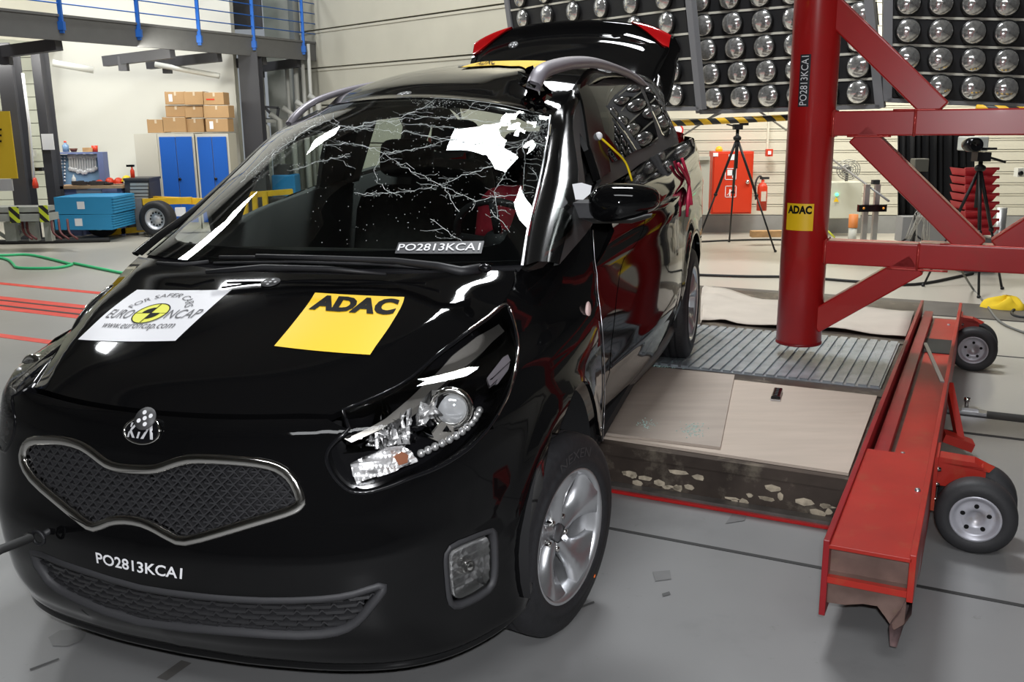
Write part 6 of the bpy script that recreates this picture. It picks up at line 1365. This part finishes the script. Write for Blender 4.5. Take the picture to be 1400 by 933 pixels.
o_ = place('plastic_bottle', 90.5, 207.5, YB, 'blue plastic bottle with red cap on the tool board', 'bottle'); c = P(90.5, 207.8, YB-.03); h = P(90, 195, YB)[2]-c[2]; mb = MB(); mb.lathe([(.0, 0), (.045, 0), (.045, h*.7), (.015, h*.9), (.015, h)], 12, 'z', c); adopt(mb.build('body', mat('bottle_blue', (.20, .32, .50), .3)), o_); mb = MB(); mb.lathe([(.018, h), (.018, h+.025), (.0, h+.025)], 10, 'z', c); adopt(mb.build('cap', FR), o_)
o_ = place('bowl', 101, 207.5, YB, 'dark bowl standing on the tool board', 'bowl'); c = P(101, 207.8, YB-.03); mb = MB(); mb.lathe([(.0, 0), (.035, 0), (.06, .05), (.055, .05), (.0, .01)], 14, 'z', c); adopt(mb.build('shell', mat('bowl_brown', (.10, .03, .02), .5)), o_)
o_ = place('wooden_block', 120, 207, YB, 'brown wooden block on the tool board', 'block'); mb = MB(); pxbox(mb, 113, 202, 126, 207.8, YB-.08, .08); adopt(mb.build('block', MATS['raw_wood']), o_)
o_ = place('red_tin', 130, 207, YB, 'small red tin beside the wooden block on the tool board', 'tin'); mb = MB(); mb.lathe([(.0, 0), (.04, 0), (.045, .09), (.0, .09)], 12, 'z', P(130, 207.8, YB-.03)); adopt(mb.build('shell', FR), o_)
bn = place('workbench', 120, 254, YB-.5, 'blue grey workbench with a wooden top below the tool board', 'workbench', z=0.0); zb = P(120, 254, YB-.5)[2]
xa_ = P(76, 254, YB-.5)[0]; xb_ = P(169, 254, YB-.5)[0]; mb = MB(); mb.box((xa_, YB-.55, zb-.04), (xb_, YB-.16, zb)); adopt(mb.build('bench_top', mat('bench_wood', (.38, .24, .13), .6, vary=.15, scale=6)), bn)
mb = MB(); mb.box((xa_+.02, YB-.5, 0), (xa_+.30, YB, zb-.04)); mb.box((xb_-.10, YB-.5, 0), (xb_-.04, YB, zb-.04)); mb.box((xa_+.3, YB-.05, 0), (xb_-.1, YB, zb-.04)); adopt(mb.build('pedestal', TBF), bn); mb = MB(); pxbox(mb, 105, 259, 138, 267, YB-.52, .03); adopt(mb.build('drawer', mat('drawer_grey', (.35, .37, .42), .4)), bn)
tk = place('tool_trolley', 188, 268, YB-.5, 'grey tool trolley with shallow drawers right of the bench', 'trolley', z=0.0); A = P(169, 247, YB-.5); B2 = P(203, 247, YB-.5); mb = MB(); mb.box((A[0], YB-.48, .05), (B2[0], YB-.05, A[2])); mb.box((A[0]-.01, YB-.50, A[2]), (B2[0]+.01, YB-.03, A[2]+.03)); adopt(mb.build('body', mat('trolley_dark', (.05, .05, .055), .5)), tk)
for i in range(6):
    mb = MB(); pxbox(mb, 178, 250.5+i*4.8, 202, 254.2+i*4.8, YB-.50, .03); adopt(mb.build('drawer', mat('drawer_pale', (.42, .43, .42), .35, .4)), tk)
HEL = (('red_helmet', 136, 250, FR, 'leftmost red and white helmet on the bench end'), ('red_helmet', 150, 247, FR, 'red helmet next to the trolley, second from the left'), ('red_helmet', 162, 247, FR, 'rightmost red helmet on the trolley'), ('yellow_helmet', 173, 244, mat('helmet_yellow', (.85, .60, .02), .35), 'yellow helmet on the tool trolley'))
for nm, x, y, m, lb in HEL:
    c = P(x, y, YB-.3); h_ = place(nm, x, y, YB-.3, lb, 'helmet'); mb = MB(); G = []
    for i in range(7): ph = math.pi/2*i/6; G.append([(c[0]+.066*math.cos(t)*math.sin(ph), c[1]+.075*math.sin(t)*math.sin(ph), c[2]-.03+.075*math.cos(ph)) for t in np.linspace(0, 2*math.pi, 16, endpoint=False)])
    mb.grid(np.array(G), wrap=True, flip=True); adopt(mb.build('shell', m), h_); mb = MB(); mb.lathe([(.060, -.03), (.078, -.035), (.078, -.042), (.06, -.042)], 16, 'z', c); adopt(mb.build('brim', m), h_)
o_ = place('spray_gun', 182, 241, YB-.3, 'red and black spray bottle at the right end of the trolley', 'bottle'); c = P(182, 246, YB-.3); mb = MB(); mb.lathe([(.0, 0), (.03, 0), (.03, .13), (.012, .16), (.012, .19)], 12, 'z', c); adopt(mb.build('body', FR), o_); mb = MB(); mb.cbox((c[0]-.02, c[1], c[2]+.20), (.11, .03, .03)); adopt(mb.build('head', GLOSSB), o_)
o_ = place('spray_bottle', 102, 254, YB-.35, 'white spray bottle on the bench', 'bottle'); c = (P(102, 254, YB-.35)[0], YB-.35, zb); mb = MB(); mb.lathe([(.0, 0), (.028, 0), (.028, .10), (.01, .13), (.01, .15)], 10, 'z', c); adopt(mb.build('body', mat('bottle_white', (.7, .7, .68), .4)), o_)
# dark clutter on the bench
mb = MB()
for i in range(26): c = (rt.uniform(P(104, 250, YB-.3)[0], P(160, 250, YB-.3)[0]), YB-.35+rt.uniform(-.1, .1), zb+rt.uniform(.0, .02)); mb.cbox((0+c[0], c[1], c[2]+.02), (rt.uniform(.03, .14), .05, rt.uniform(.02, .06)))
c = Vector((P(130, 250, YB-.3)[0], YB-.35, zb)); mb.v = [tuple(Vector(v)-c) for v in mb.v]; o = mb.build('bench_clutter', mat('clutter_dark', (.045, .04, .04), .6)); o.location = c; tag(o, 'dark small tools strewn on the workbench', 'tools', kind='stuff')
# paper on the column, pull cord, wall switch
o = MB(); pxbox(o, 58.5, 183, 72, 205, 13.35, .01); o = o.build('paper_notice', WHITE); tag(o, 'white paper notice on the second column', 'notice')
o_ = place('pull_cord', 47, 250, 13.0, 'white drop cable with a red switch between the columns', 'switch'); mb = MB(); mb.tube([P(31, 100, 13.0), P(40, 170, 13.0), P(46, 246, 13.0)], .018, 6); adopt(mb.build('cable', WHITE), o_); mb = MB(); c = P(48, 250, 13.0); mb.lathe([(.0, .07), (.02, .065), (.038, -.02), (.036, -.07), (.0, -.075)], 12, 'z', c); adopt(mb.build('red_switch', FR), o_)
o = MB(); pxbox(o, 48, 229, 57, 234, 13.1, .06); o = o.build('wall_valve', GLOSSB); tag(o, 'small black box on the boards right of the pull cord', 'box')
o = MB(); pxbox(o, 31, 205, 46, 214, 15.3, .08); o = o.build('wall_trunking_box', DW); tag(o, 'white trunking box on the boards between the columns', 'box')
# yellow banner at the left edge
bn_ = place('yellow_banner', 2, 245, 12.6, 'yellow banner with a pale lower panel at the left edge', 'banner'); mb = MB(); pxbox(mb, -60, 152, 12.5, 245, 12.6, .02); adopt(mb.build('cloth', mat('banner_yellow', (.62, .42, .02), .6)), bn_); mb = MB(); pxbox(mb, -60, 245, 16, 262, 12.6, .02); adopt(mb.build('lower_panel', mat('banner_grey', (.45, .45, .45), .5)), bn_)
mb = MB(); [pxbox(mb, -6, 176+k*8, 1.5, 178.5+k*8, 12.59, .01) for k in range(3)]; adopt(mb.build('print_lines', BLACKP), bn_)
# lifting table with hazard corners
LT = mat('lift_grey', (.36, .37, .34), .5, vary=.08); lt = place('lifting_table', 40, 300, 12.0, 'grey lifting table with yellow black corner plates at the left', 'table', z=0.0)
mb = MB(); pxbox(mb, -60, 283, 60, 291, 12.0, .28); pxbox(mb, -60, 293, 63, 304, 11.95, .33); adopt(mb.build('table_top', LT), lt)
for xx0, yy0, xx1, yy1 in ((14, 283, 24, 305), (55, 281, 64, 304)): mb = MB(); pxbox(mb, xx0, yy0, xx1, yy1, 11.93, .02); adopt(mb.build('hazard_plate', HZ2), lt)
mb = MB(); [pxbox(mb, x, 304, x+w, 330, 12.1, .1) for x, w in ((-30, 12), (8, 12), (40, 8), (62, 6))]; [mb.tube([P(a, 306, 12.2), P(b, 326, 12.2)], .025, 6) for a, b in ((20, 50), (50, 22), (-20, 10))]; adopt(mb.build('scissor_legs', LT), lt)
mb = MB(); [mb.tube(catmull([P(x, 300, 12.1), P(x+3, 318, 12.0), P(x+14, 327, 11.9)], 4), .015, 6) for x in (30, 36, 70, 80, 92)]; adopt(mb.build('hoses', mat('hose_dark_red', (.12, .03, .03), .5)), lt)
o = MB(); A = on_z(20, 334, 0); B2 = on_z(150, 331, 0); o.tube([(A[0]-3, A[1], .03), tuple(A+[0, 0, .03]), tuple(B2+[0, 0, .03])], .035, 6); o = o.build('floor_hose', CAB); c = Vector(A); o.data.transform(Matrix.Translation(-c)); o.location = c; tag(o, 'thick black hose on the floor under the lifting table', 'hose')
# blue honeycomb blocks on a yellow trolley with car wheels
HB = mat('honeycomb_blue', (.03, .27, .52), .55, vary=.05, scale=3); YT = mat('trolley_yellow', (.70, .43, .02), .5, vary=.1)
def hblock(x0, y0, x1, y1, xr, yr0, yr1, Y, label):
    r = place('foam_block', (x0+x1)/2, y1, Y, label, 'block', 'blue blocks'); A = np.array(P(x0, y1, Y)); B2 = np.array(P(x1, y1, Y)); T_ = P(x0, y0, Y)[2]; C2 = np.array(P(xr, yr1, Y+.7)); z0 = A[2]
    mb = MB(); V = [A, B2, [C2[0], Y+.7, z0], [A[0]+C2[0]-B2[0], Y+.7, z0]]; V = [np.array(v, float) for v in V]; W2 = [np.array([v[0], v[1], T_]) for v in V]; mb.add(V+W2, [(3, 2, 1, 0), (4, 5, 6, 7), (0, 1, 5, 4), (1, 2, 6, 5), (2, 3, 7, 6), (3, 0, 4, 7)]); adopt(mb.build('core', HB), r)
    for k in range(6):
        z = z0+(T_-z0)*(k+.5)/6; h = (T_-z0)/6*.78; mb = MB(); n = np.array([V[2][1]-V[1][1], -(V[2][0]-V[1][0]), 0]); n /= np.linalg.norm(n); p = V[1]+n*.012; q_ = V[2]+n*.012; mb.bar((p[0], p[1], z), (q_[0], q_[1], z), .03, h); adopt(mb.build('sheet_edge', HB), r)
    xm = .46 if y0 < 285 else .42; c = V[0]*(1-xm)+V[1]*xm; mb = MB(); mb.box((c[0]-.05, Y-.004, z0+.05 if y0 > 285 else T_-.16), (c[0]+.05, Y-.001, z0+.15 if y0 > 285 else T_-.06)); adopt(mb.build('paper_label', WHITE), r)
hblock(76, 270, 154, 293, 184, 270, 296, 12.9, 'blue slab block on the yellow trolley, the upper one'); hblock(76, 294, 154, 314.5, 184, 296, 316, 12.9, 'blue slab block on the yellow trolley, the lower one')
yt = empty('barrier_trolley', tuple(P(220, 300, 13.6)), 'yellow steel trolley on car wheels behind the blue blocks', 'trolley')
mb = MB(); c0 = np.array(P(190, 292, 13.6)); mb.bar(tuple(P(196, 276, 13.72)), tuple(P(262, 274, 13.8)), .10, .09); mb.bar(tuple(P(150, 318, 13.75)), tuple(P(205, 312, 13.75)), .10, .08); mb.bar(tuple(P(197, 275, 13.8)), tuple(P(199, 312, 13.8)), .10, .10); mb.bar(tuple(P(194, 272, 13.85)), tuple(P(330, 278, 13.9)), .08, .09)
for x in (335, 348, 362): mb.bar(tuple(P(x, 262, 14.2)), tuple(P(x+2, 300, 14.2)), .07, .07)
mb.bar(tuple(P(325, 268, 14.2)), tuple(P(400, 262, 14.5)), .08, .08); mb.bar(tuple(P(325, 300, 14.2)), tuple(P(395, 292, 14.4)), .08, .08); adopt(mb.build('frame', YT), yt)
mb = MB(); pxbox(mb, 187, 271, 193, 315, 13.66, .05); adopt(mb.build('end_plate', GREYST), yt); mb = MB(); pxbox(mb, 240, 284, 252, 296, 13.7, .05); adopt(mb.build('white_panel', WHITE), yt)
def carwheel(px, py, Y, R, parent):
    c = np.array(P(px, py, Y)); c[2] = R; w = bpy.data.objects.new('wheel', None); COL.objects.link(w); w.location = tuple(c); w.rotation_euler[2] = math.radians(-12); w.empty_display_size = .05; adopt(w, parent)
    mb = MB(); mb.lathe([(R*.60, -.08), (R*.80, -.095), (R*.95, -.085), (R, -.05), (R, .05), (R*.95, .085), (R*.6, .08)], 32, 'y'); mb.build('tyre', RUBBER, w)
    mb = MB(); mb.lathe([(.0, -.05), (R*.16, -.055), (R*.2, -.035), (R*.45, -.03), (R*.52, -.06), (R*.60, -.082), (R*.62, -.06)], 32, 'y'); mb.build('rim', mat('steel_rim', (.55, .56, .58), .4, .5), w)
    mb = MB(); [mb.lathe([(.0, -.0345), (R*.055, -.0345)], 8, 'y', (R*.36*math.cos(t), -.004, R*.36*math.sin(t))) for t in np.linspace(0, 2*math.pi, 12, endpoint=False)]; mb.build('rim_holes', BLACKP, w)
carwheel(216, 300, 13.5, .255, yt); carwheel(140, 312, 13.6, .235, yt); carwheel(385, 290, 14.3, .25, yt)
# blue engine cover and stand seen through the screen
o_ = place('blue_cover', 375, 250, 15.3, 'blue covered machine seen through the windscreen', 'machine', z=0.0); A = P(355, 255, 15.3); mb = MB(); mb.box((A[0]+.12, 15.6, 0), (A[0]+.50, 16.0, A[2]+.16)); adopt(mb.build('blue_box', mat('machine_blue', (.02, .22, .50), .5), bevel=.02), o_); mb = MB(); mb.box((A[0]+.15, 15.65, A[2]+.16), (A[0]+.40, 15.95, A[2]+.32)); adopt(mb.build('dark_top', DPLAST), o_)
# green hose on the floor
GH = mat('green_hose', (.05, .55, .22), .45)
floor_cable('green_hose', [(-60, 350), (0, 351), (35, 350), (60, 354), (92, 362), (98, 364), (80, 368), (50, 369), (24, 368), (18, 363), (10, 357), (-10, 354), (-70, 356)], .016, GH, 'green hose looped on the floor at the left')
floor_cable('green_hose', [(101, 362), (130, 368), (170, 376), (215, 384)], .016, GH, 'green hose trailing behind the bonnet')
# tow rope leaving the car's towing eye to the left
rp0 = np.array((car.matrix_world @ Vector(E0))); rp0 = rp0+np.array([-.04, -.03, 0]); B2 = P(0, 752, 2.0); tube_thing('tow_strap', [tuple(rp0), P(40, 737, 2.12), tuple(B2), P(-60, 790, 1.9)], .011, CAB, 'black rope from the towing eye out to the left', 'rope')
